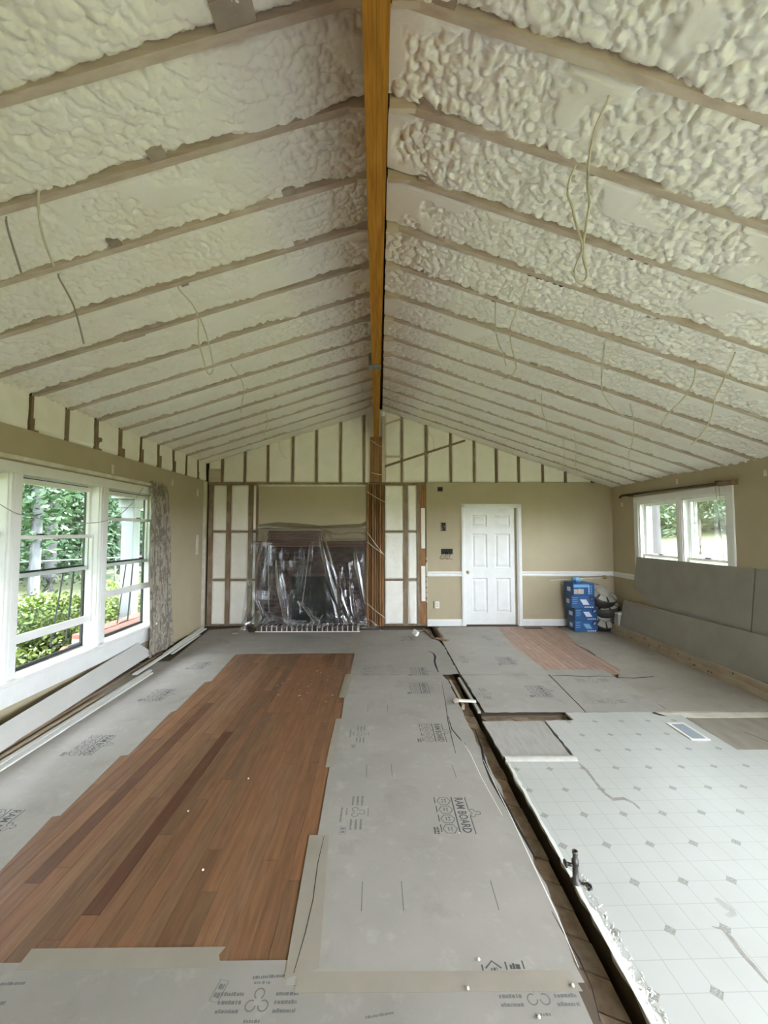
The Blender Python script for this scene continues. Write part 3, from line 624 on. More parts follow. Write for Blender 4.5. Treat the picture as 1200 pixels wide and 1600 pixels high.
sR1 = sheet([(.915,4.75),(.92,6.80),(1.0,7.08),(1.98,7.10),(1.88,5.96),(1.93,4.89),(1.92,4.74)], 'pale grey paperboard sheet in front of the white six panel door', [('logo',1.63,5.24,-90,1),('stamp',1.06,5.3,-90,1),('stamp',1.62,6.35,-80,1)], .0, 1.10)
sR2 = sheet([(.94,3.78),(.92,4.735),(1.90,4.735),(1.84,3.77)], 'pale grey paperboard sheet right of the narrow floor pit', [('logo',1.66,4.26,-90,1),('stamp',1.05,4.2,-90,1)], .0, 1.10, amps=[.006,.004,.0,.006])
sR3 = sheet([(1.848,3.77),(1.925,4.89),(2.62,4.90),(2.60,3.77)], 'grey paperboard sheet between the vinyl floor and the faded red floor', [('stamp',2.3,4.55,0,1.3),('stamp',2.2,4.0,0,1)], .0012, 1.04, amps=[0,0,.004,.006])
crack(sR3, [(1.93,4.70),(2.1,4.705),(2.3,4.67),(2.45,4.69),(2.6,4.66)], .02, .0040)
sR4 = sheet([(2.61,3.77),(2.61,4.60),(2.80,4.89),(2.80,5.9),(2.98,6.85),(3.05,7.06),(3.95,7.06),(3.95,3.77)], 'warm grey paperboard sheet along the new lumber and cartons', (), .0006, .98, warm=1.6)  # slightly warmer tint than the neighbouring sheets
crack(sR4, [(2.79,6.0),(2.83,5.7),(2.81,5.45)], .02, .0034); crack(sR4, [(2.62,4.64),(2.8,4.62),(3.05,4.66)], .03, .0034)
# ---- sheet vinyl with its torn border
cT, sT = math.cos(-TROT), math.sin(-TROT)
def tl(x, y): dx, dy = x-TORG[0], y-TORG[1]; return (dx*cT-dy*sT, dx*sT+dy*cT)
mb = MB()
for out in (ragged((.912,-1.2),(.895,2.2),.05,.010) + ragged((.895,2.2),(.885,3.0),.05,.007) + [(.885,3.0),(3.98,3.0),(3.98,-1.2)],
            [(1.40,3.0)] + ragged((1.40,3.0),(1.415,3.615),.05,.005)[1:] + ragged((1.415,3.615),(1.665,3.62),.05,.004) + [(2.655,3.62),(2.655,3.0)],
            [(2.655,3.0),(2.655,3.13),(3.98,3.12),(3.98,3.0)],
            [(1.665,3.62),(1.66,3.768)] + ragged((1.66,3.768),(2.44,3.772),.08,.004) + [(2.44,3.772),(2.46,3.70),(2.655,3.71),(2.655,3.62)]): mb.prism([tl(*p) for p in out], -.019, 0)
vi = mb.build('vinyl_flooring', M['vinyl']); vi.location = (*TORG, .0005); vi.rotation_euler = (0,0,TROT)
tag(vi, 'worn off white sheet vinyl with a printed grid of small grey diamonds', 'flooring')
M['scuff'] = mat('brown scuff', (.27,.25,.215), (.36,.34,.30), .7, 30)
M['smudge'] = mat('grey smudge', (.40,.39,.35), (.46,.455,.42), .6, 25)
def vcrack(pts, w, m='scuff', z=.0012): return crack(vi, [fl(*p) for p in pts], w, z, m, 'scuff')
vcrack([(905,1193),(916,1203),(930,1222),(945,1240),(958,1249),(975,1248),(990,1255),(1000,1264)], .032); vcrack([(1112,1448),(1128,1452),(1142,1466),(1160,1490),(1180,1512),(1202,1538)], .018)
vcrack([(1118,1403),(1128,1412),(1140,1420),(1146,1428),(1135,1432)], .045, 'smudge')
te = MB(); ys = np.arange(1.2,2.98,.03)
for i in range(len(ys)-1):
    a, b = ys[i], ys[i+1]; f = lambda y: .893+(.012 if y > 2.2 else 0)*0; wd_i = [(.016+.030*max(0,(2.1-y)/.7))*(.6+.8*R.random()) for y in (a,b)] if i == 0 else [wd_i[1], (.016+.030*max(0,(2.1-b)/.7))*(.6+.8*R.random())]
    te.add([(f(a),a,.0016),(f(a)+wd_i[0],a,.0022),(f(b)+wd_i[1],b,.0022),(f(b),b,.0016)], [(0,1,2,3)])
te.build('torn_edge', M['white_chip'], vi)
# underlay patches, torn lip, bare strip
M['lip'] = mat('torn vinyl backing', (.60,.585,.53), (.50,.48,.43), .8, 14)
p1 = MB().prism(rag_poly([(.885,3.055),(1.385,3.06),(1.395,3.615),(.875,3.615)], .005), -.019, -.003).build('underlay_patch', M['underlay']); tag(p1, 'square of bare grey plywood underlay beside the trench', 'floor patch')
mb = MB(); xs = np.linspace(.89,1.40,14)
for i in range(13):
    a, b = xs[i], xs[i+1]; h1, h2 = .006+.010*R.random(), .006+.010*R.random()
    mb.add([(a,2.985,.001),(b,2.985,.001),(b,3.02,.012+h2*.3),(a,3.02,.012+h1*.3),(a,3.06,.004),(b,3.06,.004)], [(0,1,2,3),(3,2,5,4)])
tag(mb.build('torn_vinyl_lip', M['lip'], None, True), 'curled white torn edge of vinyl below the bare plywood square', 'scrap')
p2 = MB().prism([(2.661,3.128),(3.975,3.122),(3.975,3.658),(2.735,3.658),(2.668,3.73)], -.019, -.002).build('underlay_patch', M['underlay_brown']); tag(p2, 'brown bare underlay board set into the vinyl near the white vent', 'floor patch')
crack(p2, [(2.95,3.4),(3.0,3.25),(3.03,3.16)], .012, -.0015)
st = MB().prism([(2.46,3.71),(2.55,3.675),(2.73,3.662),(3.95,3.66),(3.95,3.762),(2.44,3.768)], -.019, -.0005).build('wood_strip', M['joint']); tag(st, 'bare pale wood strip along the vinyl edge below the grey sheets', 'floor strip')
MB().prism([(2.42,3.755),(2.46,3.70),(2.52,3.685),(2.46,3.765)], -.0004, .0012).build('gap', M['hole'], st)
tp = MB().prism([(2.47,3.775),(2.49,3.83),(3.0,3.825),(3.03,3.775)], .0030, .0042).build('board_flap', M['tape']); tag(tp, 'loose tan paper flap at the corner of the vinyl', 'scrap')
# floor vents
M['vent_grey'] = plain('grey vent louvres', (.30,.33,.36), .4)
vt = thing('floor_vent', 'white metal floor vent with louvres set into the vinyl', 'vent', (2.49,3.41,0))
mb = MB(); mb.box(2.415,2.565,3.265,3.285,.001,.008); mb.box(2.415,2.565,3.535,3.555,.001,.008); mb.box(2.415,2.437,3.285,3.535,.001,.008); mb.box(2.543,2.565,3.285,3.535,.001,.008); mb.build('frame', M['white'], vt, bevel=.002)
for i in range(16): bx('louvre', M['vent_grey'], vt, 2.437, 2.543, 3.288+.0155*i, 3.298+.0155*i, .002, .006)
bx('vent_pan', M['galv'], vt, 2.437, 2.543, 3.285, 3.535, .0008, .0015)  # galvanised pan under the louvres
vt2 = thing('floor_register', 'dark floor register in the red floor below the beige wall', 'vent', (2.56,6.98,0))
bx('frame', M['dark_wood'], vt2, 2.41, 2.71, 6.93, 7.04, .0005, .006, .001)
for i in range(14): bx('louvre', M['black'], vt2, 2.425+.02*i, 2.435+.02*i, 6.945, 7.025, .005, .009)

# ================================================================== WINDOW, LEFT
w1 = structure('window_1')
XS = XL-.005
mull = [(3.345,3.455),(4.425,4.545)]
units = [(2.375,3.345),(3.455,4.425),(4.545,5.515)]
bx('header', M['white'], w1, -3.14, XL+.018, WY0-.09, WY1+.04, 2.095, 2.185, .003)
bx('head_trim', M['joint'], w1, XL, XL+.05, WY0-.1, 5.34, 2.20, 2.235, .004)
for a, b in mull + [(2.26,2.375),(5.515,5.62)]: bx('mullion', M['white'], w1, -3.12, XL+.018, a, b, .425, 2.095, .004); 
for a, b in mull: bx('mullion_bead', M['white'], w1, XL+.016, XL+.024, a+.03, b-.03, .43, 2.09, .002)
bx('stool', M['white'], w1, -3.14, XL+.06, WY0-.1, WY1+.0, .395, .428, .006)
bx('apron', M['white'], w1, XL-.001, XL+.016, WY0-.08, WY1-.02, .22, .395, .003)
bx('sill', M['white'], w1, -3.2, -3.1, WY0, WY1, .38, .415, .004)
def pane(o, x, y0, y1, z0, z1): return MB().add([(x,y0,z0),(x,y1,z0),(x,y1,z1),(x,y0,z1)], [(0,1,2,3)]).build('pane', M['glass'], o)
def sash(name, parent, x, y0, y1, z0, z1, st=.042, top=.035, bot=.07, t=.03, m='white'):
    mb = MB(); mb.box(x-t/2,x+t/2,y0,y0+st,z0,z1); mb.box(x-t/2,x+t/2,y1-st,y1,z0,z1); mb.box(x-t/2,x+t/2,y0+st,y1-st,z0,z0+bot); mb.box(x-t/2,x+t/2,y0+st,y1-st,z1-top,z1)
    o = mb.build(name, M[m], parent, bevel=.002)
    pane(o, x, y0+st-.004, y1-st+.004, z0+bot-.004, z1-top+.004); return o
low = [(.72,1.62),(.68,1.585),(.885,1.775)]
for (a, b), (za, zb) in zip(units, low):
    sash('upper_sash', w1, -3.075, a, b, 1.22, 2.075, .045, .045, .035)
    lo = sash('lower_sash', w1, -3.035, a+.002, b-.002, za, zb)
    for yy in (a+.28, b-.28): bx('sash_lock', M['black'], lo, -3.045, -3.018, yy-.035, yy+.035, zb, zb+.014, .003)
    sf = MB()
    for p in ((a,a+.03,.43,2.09),(b-.03,b,.43,2.09),(a,b,2.05,2.09),(a,b,1.235,1.27),(a,b,.43,.455)): sf.box(-3.125,-3.105,*p)
    so = sf.build('storm_frame', M['black'], w1); pane(so, -3.115, a+.03, b-.03, 1.27, 2.05)
    bx('stop', M['white'], w1, -3.10, XL, b-.014, b+.002, .428, 2.09)
# a storm panel hanging askew behind the raised sashes
for (ya, yb, zb) in ((4.10,4.33,1.24),(5.12,5.36,1.24)):
    sp_ = MB()
    for p, q in (((ya+.10,1.24),(ya,.50)),((yb,1.24),(yb-.03,.50)),((ya,.50),(yb-.03,.50)),((ya+.10,1.22),(yb,1.22))):
        sp_.tube([(-3.16,p[0],p[1]),(-3.19,q[0],q[1])], .009, 4)
    sp_.build('storm_panel', M['black'], w1)
# thin cord sagging across the window and its little clip
cr = MB().tube(catmull([on_x(0,788,XL+.05), on_x(15,797,XL+.05), on_x(32,804,XL+.05), on_x(80,813,XL+.05), on_x(145,817,XL+.05), on_x(180,808,XL+.05), on_x(205,788,XL+.05), on_x(224,762,XL+.05)]), .0035, 5).build('sagging_cord', M['cable_grey'], None, True); tag(cr, 'thin grey cord sagging across the big left window', 'cord')
# curtain
def curtain():
    nu, nv = 220, 40; V = []
    for j in range(nv):
        v = j/(nv-1)
        for i in range(nu):
            u = i/(nu-1); y = 5.30 + (.42+.22*v)*u + .012*math.sin(9*v+u*5)
            z = 2.25 - v*2.225 + (.02*math.sin(u*31) if v < .04 else 0)
            ph = u*5.6+.22*math.sin(2.2*v+u*3); fr_ = ph-math.floor(ph); sh = math.sqrt(max(0,1-(2*fr_-1)**2))
            d = .006 + (.046+.018*v)*sh*(.45 if v < .05 else 1)*(.75+.25*math.sin(u*11+1))
            V.append((XL+.03+d, y, max(.004,z)))
    V = np.array(V); Q = grid_quads(nv,nu); V2 = V+np.array([-.004,0,0]); Q2 = Q[:, ::-1]+len(V)
    return np_mesh('curtain', np.concatenate([V,V2]), np.concatenate([Q,Q2]), M['curtain'])
ct = put('curtain', curtain()); tag(ct, 'tall pleated floral curtain in grey and beige hanging beside the left window', 'curtain')
rod = MB(); rod.box(XL+.02,XL+.035,5.28,5.72,2.205,2.235); tag(rod.build('curtain_rod', M['white'], None, bevel=.003), 'short end of a white curtain rod holding the floral curtain', 'curtain rod')

# ================================================================== WINDOW, RIGHT
w2 = structure('window_2')
c2 = [(RY0-.09,RY0,RZ0-.0,2.16),(RY1,RY1+.10,RZ0,2.16)]
for a,b,c,d in c2: bx('casing', M['white'], w2, XR-.018, XR+.01, a, b, .75, 2.07, .003)
bx('casing', M['white'], w2, XR-.019, XR+.01, RY0-.09, RY1+.10, 2.07, 2.155, .003)
bx('jamb', M['white'], w2, XR-.005, XR+.16, RY1-.012, RY1+.01, RZ0, RZ1, 0); bx('jamb', M['white'], w2, XR-.005, XR+.16, RY0-.01, RY0+.012, RZ0, RZ1, 0); bx('jamb', M['white'], w2, XR-.005, XR+.16, RY0, RY1, RZ1-.012, RZ1+.01)
bx('mullion', M['white'], w2, XR-.012, XR+.12, 5.49, 5.585, RZ0, RZ1, .003); bx('mullion_bead', M['white'], w2, XR-.018, XR-.01, 5.52, 5.555, RZ0, RZ1, .002)
for a, b in ((RY0+.012,5.49),(5.585,RY1-.012)):
    sash('upper_sash', w2, XR+.095, a, b, 1.235, RZ1-.012, .05, .055, .035)
    lo = sash('lower_sash', w2, XR+.055, a+.002, b-.002, RZ0+.02, 1.275, .05, .035, .07); bx('sash_lock', M['black'], lo, XR+.03, XR+.06, (a+b)/2-.04, (a+b)/2+.04, 1.275, 1.29, .003)
    bx('stop', M['white'], w2, XR+.0, XR+.035, b-.02, b+.001, RZ0, RZ1); bx('stop', M['white'], w2, XR+.0, XR+.035, a-.001, a+.02, RZ0, RZ1); bx('stop', M['white'], w2, XR+.0, XR+.035, a, b, RZ1-.035, RZ1-.01)
bx('sill', M['white'], w2, XR-.012, XR+.2, RY0-.08, RY1+.09, RZ0-.03, RZ0, .004)
rd = thing('curtain_rod', 'dark brown wooden curtain rod above the right window', 'curtain rod', (XR-.06,5.7,2.2))
MB().tube([(XR-.06,4.62,2.175),(XR-.06,6.76,2.205)], .019, 10).build('pole', M['dark_wood'], rd, True)
for y in (4.82,6.55): bx('bracket', M['dark_wood'], rd, XR-.085, XR-.002, y-.015, y+.015, 2.17, 2.215, .004)
bx('end_block', M['old_wood'], rd, XR-.085, XR-.002, 4.60, 4.80, 2.145, 2.20, .004)
for k, (dy, L) in enumerate(((.0,.92),(.05,.9))):
    c = MB().tube(catmull([(XR-.055,4.86-dy,2.17),(XR-.05,4.845-dy,1.9),(XR-.052,4.81-dy*1.5,1.6),(XR-.05,4.78-dy,1.27)]), .003, 5).build('pull_cord', M['cable_grey'], rd, True)

# ================================================================== FIREPLACE
fp = thing('fireplace', 'dark brick fireplace with wooden mantel veiled under clear plastic', 'fireplace', (-1.13,7.0,0))
FX0, FX1, FY, FZ = -2.03, -.236, 6.93, 1.40
mb = MB(); mb.box(FX0+.006,-1.50,FY+.008,YW_-.001,0,FZ); mb.box(-.735,FX1-.006,FY+.008,YW_-.001,0,FZ); mb.box(-1.50,-.735,FY+.008,YW_-.001,.87,FZ); mb.build('mortar_body', M['mortar_dark'], fp)
bx('firebox', M['firebox'], fp, -1.50, -.735, YW_-.05, YW_-.001, .0, .87)
bmesh_full = MB().box(0,.194,0,.02,0,.058).mesh('brick', M['brick_dark'], bevel=.003)
for row in range(20):
    z = .012+row*.0695; x = FX0-(.102 if row%2 else 0)
    while x < FX1-.02:
        a, b = max(x,FX0), min(x+.194,FX1); x += .2045
        segs = [(a,b)]
        if z < .86: segs = [q for q in ((a,min(b,-1.50)),(max(a,-.735),b)) if q[1]-q[0] > .025]
        for a, b in segs:
            if b-a < .025: continue
            if abs(b-a-.194) < .001: o = put('brick', bmesh_full, fp); o.location = Vector((a,FY-.004,z))-Vector(fp.location); o.matrix_parent_inverse.identity()
            else: bx('brick', M['brick_dark'], fp, a, b, FY-.004, FY+.016, z, z+.058, .003)
mt = MB().box(FX0-.03,FX1+.02,6.74,YW_-.002,1.405,1.45).build('mantel_shelf', M['mantel'], fp, bevel=.006)
bx('mantel_moulding', M['mantel'], fp, FX0, FX1, 6.84, YW_-.002, 1.36, 1.405, .012)
mb = MB(); mb.box(-1.98,-.34,6.765,6.93,0,.018); mb.box(-1.98,-.34,6.765,6.93,.018,.095); hb = mb.build('hearth_mortar', M['mortar'], fp)
hb_me = MB().box(0,.060,0,.15,0,.085).mesh('hearth_brick', M['hearth_brick'], bevel=.003)
for i in range(20):
    o = put('hearth_brick', hb_me, fp); o.location = Vector((-1.975+.0815*i,6.757,.012))-Vector(fp.location); o.matrix_parent_inverse.identity()
bx('hearth_trim', M['white'], fp, -2.0, -.32, 6.742, 6.757, .002, .014, .002)
bd = thing('board_stack', 'stack of dark boards standing on the mantel under the plastic', 'boards', (-1.35,6.9,1.45))
for i in range(4): bx('board', M['mantel'], bd, -1.84+.01*(i%2), -.90-.015*(i%2), 6.80+.01*i, 7.0, 1.451+.045*i, 1.490+.045*i, .003)
# the plastic film
def film():
    nu, nv = 190, 110; V = np.zeros((nv,nu,3)); q = np.random.RandomState(4)
    prof = np.array([(0,7.145,1.70),(.07,7.10,1.66),(.15,6.79,1.655),(.24,6.715,1.46),(.40,6.70,1.10),(.62,6.69,.62),(.80,6.685,.30),(.90,6.71,.19),(.95,6.70,.145),(1,6.68,.115)])
    pr2 = np.array([(0,7.145,1.68),(.07,7.10,1.60),(.15,6.90,1.50),(.24,6.72,1.46),(.40,6.71,1.10),(.62,6.70,.62),(.80,6.70,.30),(.90,6.69,.17),(.95,6.68,.13),(1,6.66,.10)])
    for j in range(nv):
        v = j/(nv-1)
        for i in range(nu):
            u = i/(nu-1); b = min(1,max(0,(u-.58)/.12)); b = b*b*(3-2*b)
            a = np.array([np.interp(v,prof[:,0],prof[:,k])*(1-b)+np.interp(v,pr2[:,0],pr2[:,k])*b for k in (1,2)])
            x = -2.06 + 1.84*u; hang = max(0,v-.22)/.78
            x += (-.16*(1-u)**3 + .22*max(0,u-.9)*10*max(0,v-.86)/.14*.9)*hang
            tail = max(0,1-u/.10)+max(0,(u-.86)/.14); a[1] *= 1-.85*tail*max(0,v-.75)/.25
            fold = .014*math.sin(u*21+1.5*math.sin(v*2.5))*hang**.6 + .008*math.sin(u*47+v*3)*hang
            for ua, va, ub, vb, hh, ww in ((.60,.22,.83,.97,.060,.016),(.63,.22,.90,.97,.040,.012),(.11,.22,.02,.97,.050,.016),(.16,.22,.20,.80,.035,.010),(.24,.40,.36,.95,.05,.018),(.52,.25,.46,.72,.03,.012),(.90,.30,.99,.75,.035,.012),(.78,.45,.80,.85,.04,.02),(.86,.5,.90,.8,.04,.014),(.45,.70,.62,.93,.045,.012),(.05,.6,.22,.95,.035,.012),(.30,.85,.75,.97,.04,.02)):
                if va-.08 < v < vb+.06:
                    c = ua+(ub-ua)*(v-va)/(vb-va); fold += hh*math.exp(-abs((u-c)/ww)**1.4)*min(1,(v-va+.08)/.15)*min(1,(vb+.06-v)/.1)
            y = a[0]-abs(fold)*1.2-.01
            z = a[1] + (.05*math.sin(u*7+.6)*max(0,v-.8)/.2 if v > .8 else 0) + .01*math.sin(u*23)*(v < .1)
            V[j,i] = (x, min(y,7.104), max(.006,z))
    P = V.reshape(-1,3); n1 = (vnoise(P[:,0]*1.7+30,P[:,2]+30,5,.28)-.5); P[:,1] -= .05*np.abs(n1)*np.clip((1.45-P[:,2])/.3,0,1)
    return np_mesh('plastic_sheet', P, grid_quads(nv,nu), M['plastic'])
pl = put('plastic_sheet', film()); tag(pl, 'clear crumpled plastic sheeting draped over the brick fireplace', 'plastic sheet')
hv = []; nu, nv = 240, 16
for j in range(nv):
    v = j/(nv-1)
    for i in range(nu):
        u = i/(nu-1); x = -2.19+2.23*u+.03*math.sin(u*40+v*5); tail = max(0,1-u/.11)+max(0,(u-.84)/.16); z = (.24*(1-v)**1.2*(.75+.25*math.sin(u*9+1)) + .095+.03*math.sin(u*7+2))*(1-.8*tail) + .010; y = 6.70-.05*v+.03*math.sin(u*70+4*v)+.02*math.sin(u*33-3*v)+(.06*max(0,u-.86)/.14)
        hv.append((x, min(y,6.735), max(.008, z+.008*math.sin(u*110+v*8))))
put('gathered_hem', np_mesh('gathered_hem', hv, grid_quads(nv,nu), M['plastic']), pl)
mb = MB(); pts = [(-2.085,1.735,1.70),(-1.75,1.775,1.715),(-1.4,1.755,1.70),(-1.02,1.715,1.685),(-.6,1.735,1.70),(-.33,1.75,1.71),(-.24,1.79,1.73)]
mb.add([(x,YW_-.0025,a) for x,a,b in pts]+[(x,YW_-.0025,b-.02) for x,a,b in pts], [(i,i+7,i+8,i+1) for i in range(6)]); 
M['mask'] = mat('olive masking paper', (.155,.118,.05), (.13,.098,.04), .6, 5); mb.build('masking_strip', M['mask'], wb)
# twine across the post
TW = ('at the top of its wide lower part','steepest of the two meeting at mid height','flatter of the two meeting at mid height','near its foot','highest of all, on its narrow upper part','just above the wide lower part')
for tw, (a, b) in zip(TW, (((573,768),(602,785)),((574,832),(600,867)),((573,846),(601,867)),((574,943),(601,965)),((580,688),(597,699)),((580,738),(597,742)))):
    p, q = on_y(*a,YB-.075), on_y(*b,YB-.075); o = MB().tube([p,(p+q)/2+Vector((0,-.004,-.01)),q], .006, 5).build('twine', M['joint'])
    tag(o, 'pale strand across the reddish post, '+tw, 'twine', 'pale strands across the post')

# ================================================================== WALL BOXES, OUTLET
def wbox(x0,x1,z0,z1,name,label,cat):
    o = thing(name, label, cat, ((x0+x1)/2,YW_,(z0+z1)/2)); bx('recess', M['hole'], o, x0, x1, YW_-.003, YW_+.001, z0, z1); return o
wbox(1.0,1.09,2.31,2.385,'cable_hole','small square dark hole high on the beige wall left of the door','hole')
e1 = wbox(1.045,1.15,1.625,1.765,'electrical_box','open upright electrical box with tan wires on the beige wall','electrical box')
MB().tube(catmull([(1.08,YW_-.004,1.64),(1.07,YW_-.015,1.68),(1.10,YW_-.02,1.72),(1.115,YW_-.012,1.66)]), .006, 5).build('wire', M['tape'], e1, True)
bx('rim', M['tape'], e1, 1.047,1.062,YW_-.006,YW_-.002,1.63,1.76); bx('rim', M['tape'], e1, 1.135,1.148,YW_-.006,YW_-.002,1.63,1.76)
e2 = wbox(1.055,1.255,1.225,1.315,'electrical_box','wide black electrical box with wires hanging out beside the door','electrical box')
for i in range(5):
    x = 1.075+.038*i; MB().tube(catmull([(x,YW_-.004,1.25),(x-.01,YW_-.02,1.22),(x-.012+.03*R.uniform(-1,.4),YW_-.022,1.16),(x+.03*R.uniform(-1,1),YW_-.012,1.11+.03*R.random())]), .0035, 5).build('wire', M['cable_grey'] if i%2 else M['black'], e2, True)
ol = thing('wall_outlet', 'cream wall outlet low on the beige wall left of the door', 'outlet', (.985,YW_,.36))
bx('cover_plate', M['white'], ol, .95,1.02,YW_-.006,YW_,.30,.415,.003)
for z in (.335,.38): bx('socket', M['joint'], ol, .968,1.002,YW_-.008,YW_-.005,z-.014,z+.014,.002)
bx('side_slot', M['hole'], ol, .915,.925,YW_-.002,YW_+.001,.30,.42)

# ================================================================== LEANING SHEETS, LUMBER (right)
M['drywall_shaded'] = mat('shaded grey gypsum paper', (.30,.28,.235), (.27,.255,.21), .8, 4, spec=.2)  # grey board paper, its colour darkened to stand in for dim light
def leaning(label, corners, off, name='gypsum_sheet', m='drywall_shaded'): o = MB().slab(corners, off).build(name, M[m]); tag(o, label, 'drywall sheet'); return o
leaning('large grey drywall sheet leaning against the right wall below the window', [(4.005,6.45,1.22),(4.005,4.41,1.22),(3.90,4.41,.30),(3.90,5.2,.30),(3.955,6.47,.74)], (.012,0,0))
leaning('second grey drywall sheet leaning beside the large one at the right edge', [(4.006,4.395,1.22),(4.006,2.9,1.22),(3.865,2.9,.0),(3.865,4.395,.0)], (.012,0,0))
leaning('long low drywall strip leaning behind the new lumber', [(3.86,6.58,.53),(3.85,4.1,.575),(3.85,3.3,.575),(3.78,3.3,.003),(3.78,6.62,.003)], (.012,0,0))
for (x0,x1,ya,yb,z0,z1,lab) in ((3.685,3.721,3.95,6.66,.003,.070,'front new pine stud lying on the floor beside the drywall'),(3.735,3.775,3.98,6.70,.003,.135,'taller new pine board standing on edge behind the front stud')):
    o = MB().box(x0,x1,ya,yb,z0,z1).build('lumber', M['lumber'], None, bevel=.004); tag(o, lab, 'lumber')
    for i in range(6): 
        y = ya+.3+R.random()*(yb-ya-.6); z = z0+(z1-z0)*(.55+.35*R.random()); MB().lathe([(.001,0),(.009+.006*R.random(),.0006),(.001,.0012)], (x0-.0005,y,z), 8, Matrix.Rotation(-math.pi/2,3,'Y')).build('knot', M['dark_wood'], o)
sk = MB().tube([(3.80,6.35,.55),(3.93,5.2,.50),(3.95,4.9,.49)], .012, 6).build('stick', M['old_wood']); tag(sk, 'thin scrap stick lying along the top of the low drywall strip', 'stick')
wd_ = MB().obox((3.79,4.10,.11),(.05,.08,.05)).build('metal_bracket', M['black'], None, bevel=.006); tag(wd_, 'small black bracket resting against the lumber end', 'bracket')
# cartons
grp = 'stacked blue cartons'
def carton(x, y, z, w, d, h, ang, lab, top=False):
    o = thing('carton', lab, 'box', (x,y,z)); o.rotation_euler = (0,0,0)
    r = Matrix.Rotation(math.radians(ang),3,'Z'); c = Vector((x,y,z+h/2))
    cb = MB().obox(c,(w,d,h),r).build('carton_body', M['blue_box'], o, bevel=.004)
    def pr(u0,u1,v0,v1,m,sk=0,name='print'):
        f = lambda u,v: c + r@Vector((u*w/2, -d/2-.0012, v*h/2))
        mb = MB(); mb.add([f(u0,v0),f(u1,v0),f(u1+sk,v1),f(u0+sk,v1)], [(0,1,2,3)]); mb.build(name, M[m], cb)
    if top:
        pr(-.9,.0,-.75,.05,'box_tan'); pr(-.9,-.62,-.7,.0,'box_print'); pr(-.45,-.3,-.7,.1,'box_print'); pr(-.92,.5,.35,.8,'blue_light')
        for i in range(5): pr(.42,.54,-.75+.3*i,-.57+.3*i,'box_print'); pr(.62,.78,-.75+.3*i,-.60+.3*i,'blue_light')
    else:
        pr(.02,.55,-.45,.40,'box_print' if z > .1 else 'blue_light',-.28,'panel_picture'); pr(.55,.95,.1,.9,'blue_dark'); pr(.62,.82,.25,.7,'box_print',.1)
        for i in range(5): pr(.12+.16*i,.22+.16*i,-.93,-.72,'box_print')
        for i in range(4): pr(-.9,-.45-.08*(i%2),.62-.3*i,.70-.3*i,'blue_light')
    # side face lettering
    f = lambda u,v: c + r@Vector((-w/2-.0012, u*d/2, v*h/2)); mb = MB(); mb.add([f(.3,-.4),f(-.5,-.4),f(-.5,.3),f(.3,.3)], [(0,1,2,3)]); mb.build('print', M['box_print'], cb)
    return o
carton(3.325,6.86,.003,.36,.30,.185,-3,'bottom blue carton of the stack in the far corner')
carton(3.32,6.865,.189,.37,.30,.19,2,'second blue carton from the floor in the corner stack')
carton(3.285,6.86,.380,.37,.30,.20,-3,'third blue carton from the floor with a pale panel picture')
carton(3.29,6.865,.581,.36,.29,.195,3,'topmost blue carton of the stack with a tan picture',True)
bag = MB(); bag.lathe([(.02,0),(.06,.01),(.075,.04),(.06,.075),(.05,.09),(.02,.085)], (3.24,6.85,.777), 9); o = bag.build('plastic_pack', M['blue_light']); tag(o, 'small pale blue pack on top of the carton stack', 'pack')
rdd = thing('metal_rod', 'thin pale rod with a round end lying across the cartons', 'rod', (3.4,6.94,.80))
MB().tube([(2.86,6.93,.800),(3.88,6.98,.845)], .011, 8).build('shaft', M['joint'], rdd, True); MB().lathe([(.002,-.04),(.028,-.02),(.034,0),(.026,.02),(.002,.035)], (3.78,6.965,.845), 12, Matrix.Rotation(math.pi/2,3,'Y')).build('finial', M['brass'], rdd, True)
MB().obox((2.885,6.93,.80),(.10,.03,.012)).build('flat_end', M['joint'], rdd)
# round lamps piled beside the cartons
def lamp(c, rx, ry, sc_, lab):
    o = thing('ceiling_lamp', lab, 'ceiling lamp', c); r = Matrix.Rotation(rx,3,'X') @ Matrix.Rotation(ry,3,'Y')
    MB().lathe([(.20*sc_,-.17),(.245*sc_,-.15),(.250*sc_,-.03),(.235*sc_,-.014),(.02,-.014)], c, 28, r).build('drum', M['fixture_rim'], o, True)
    for k in range(8):
        a0, a1 = math.radians(45*k+5), math.radians(45*k+40); V = []
        for z in (0,-.006):
            for rr, zz in ((.135,.022),(.235,-.012)):
                for a in (a0,(a0+a1)/2,a1): V.append(Vector(c)+r@Vector((rr*sc_*math.cos(a),rr*sc_*math.sin(a),zz+z)))
        MB().add(V, [(0,3,4,1),(1,4,5,2),(6,7,10,9),(7,8,11,10),(3,9,10,4),(4,10,11,5),(0,1,7,6),(1,2,8,7),(0,6,9,3),(2,5,11,8)]).build('glass_petal', M['fixture'], o)
    MB().lathe([(.14*sc_,.016),(.125*sc_,.04),(.09*sc_,.058),(.04*sc_,.068),(.002,.070)], c, 28, r).build('dome', M['fixture'], o, True); return o
lamp((3.66,6.84,.62), .55, .18, 1.0, 'round cream ceiling lamp tilted forward on top of the pile')
lamp((3.70,6.88,.42), .2, -.15, .92, 'middle round ceiling lamp mostly hidden in the pile')
lamp((3.65,6.84,.235), .8, .12, .95, 'lowest round ceiling lamp with dark rim leaning by the cartons')
mbx = thing('metal_cabinet_box', 'open grey metal box beside the lamp pile', 'metal box', (3.86,6.66,.0))
mb = MB(); mb.box(3.775,3.93,6.60,6.605,.0,.30); mb.box(3.775,3.78,6.605,6.72,.0,.30); mb.box(3.925,3.93,6.605,6.72,0,.30); mb.box(3.775,3.93,6.715,6.72,0,.30); mb.build('box_shell', M['metal_box'], mbx)
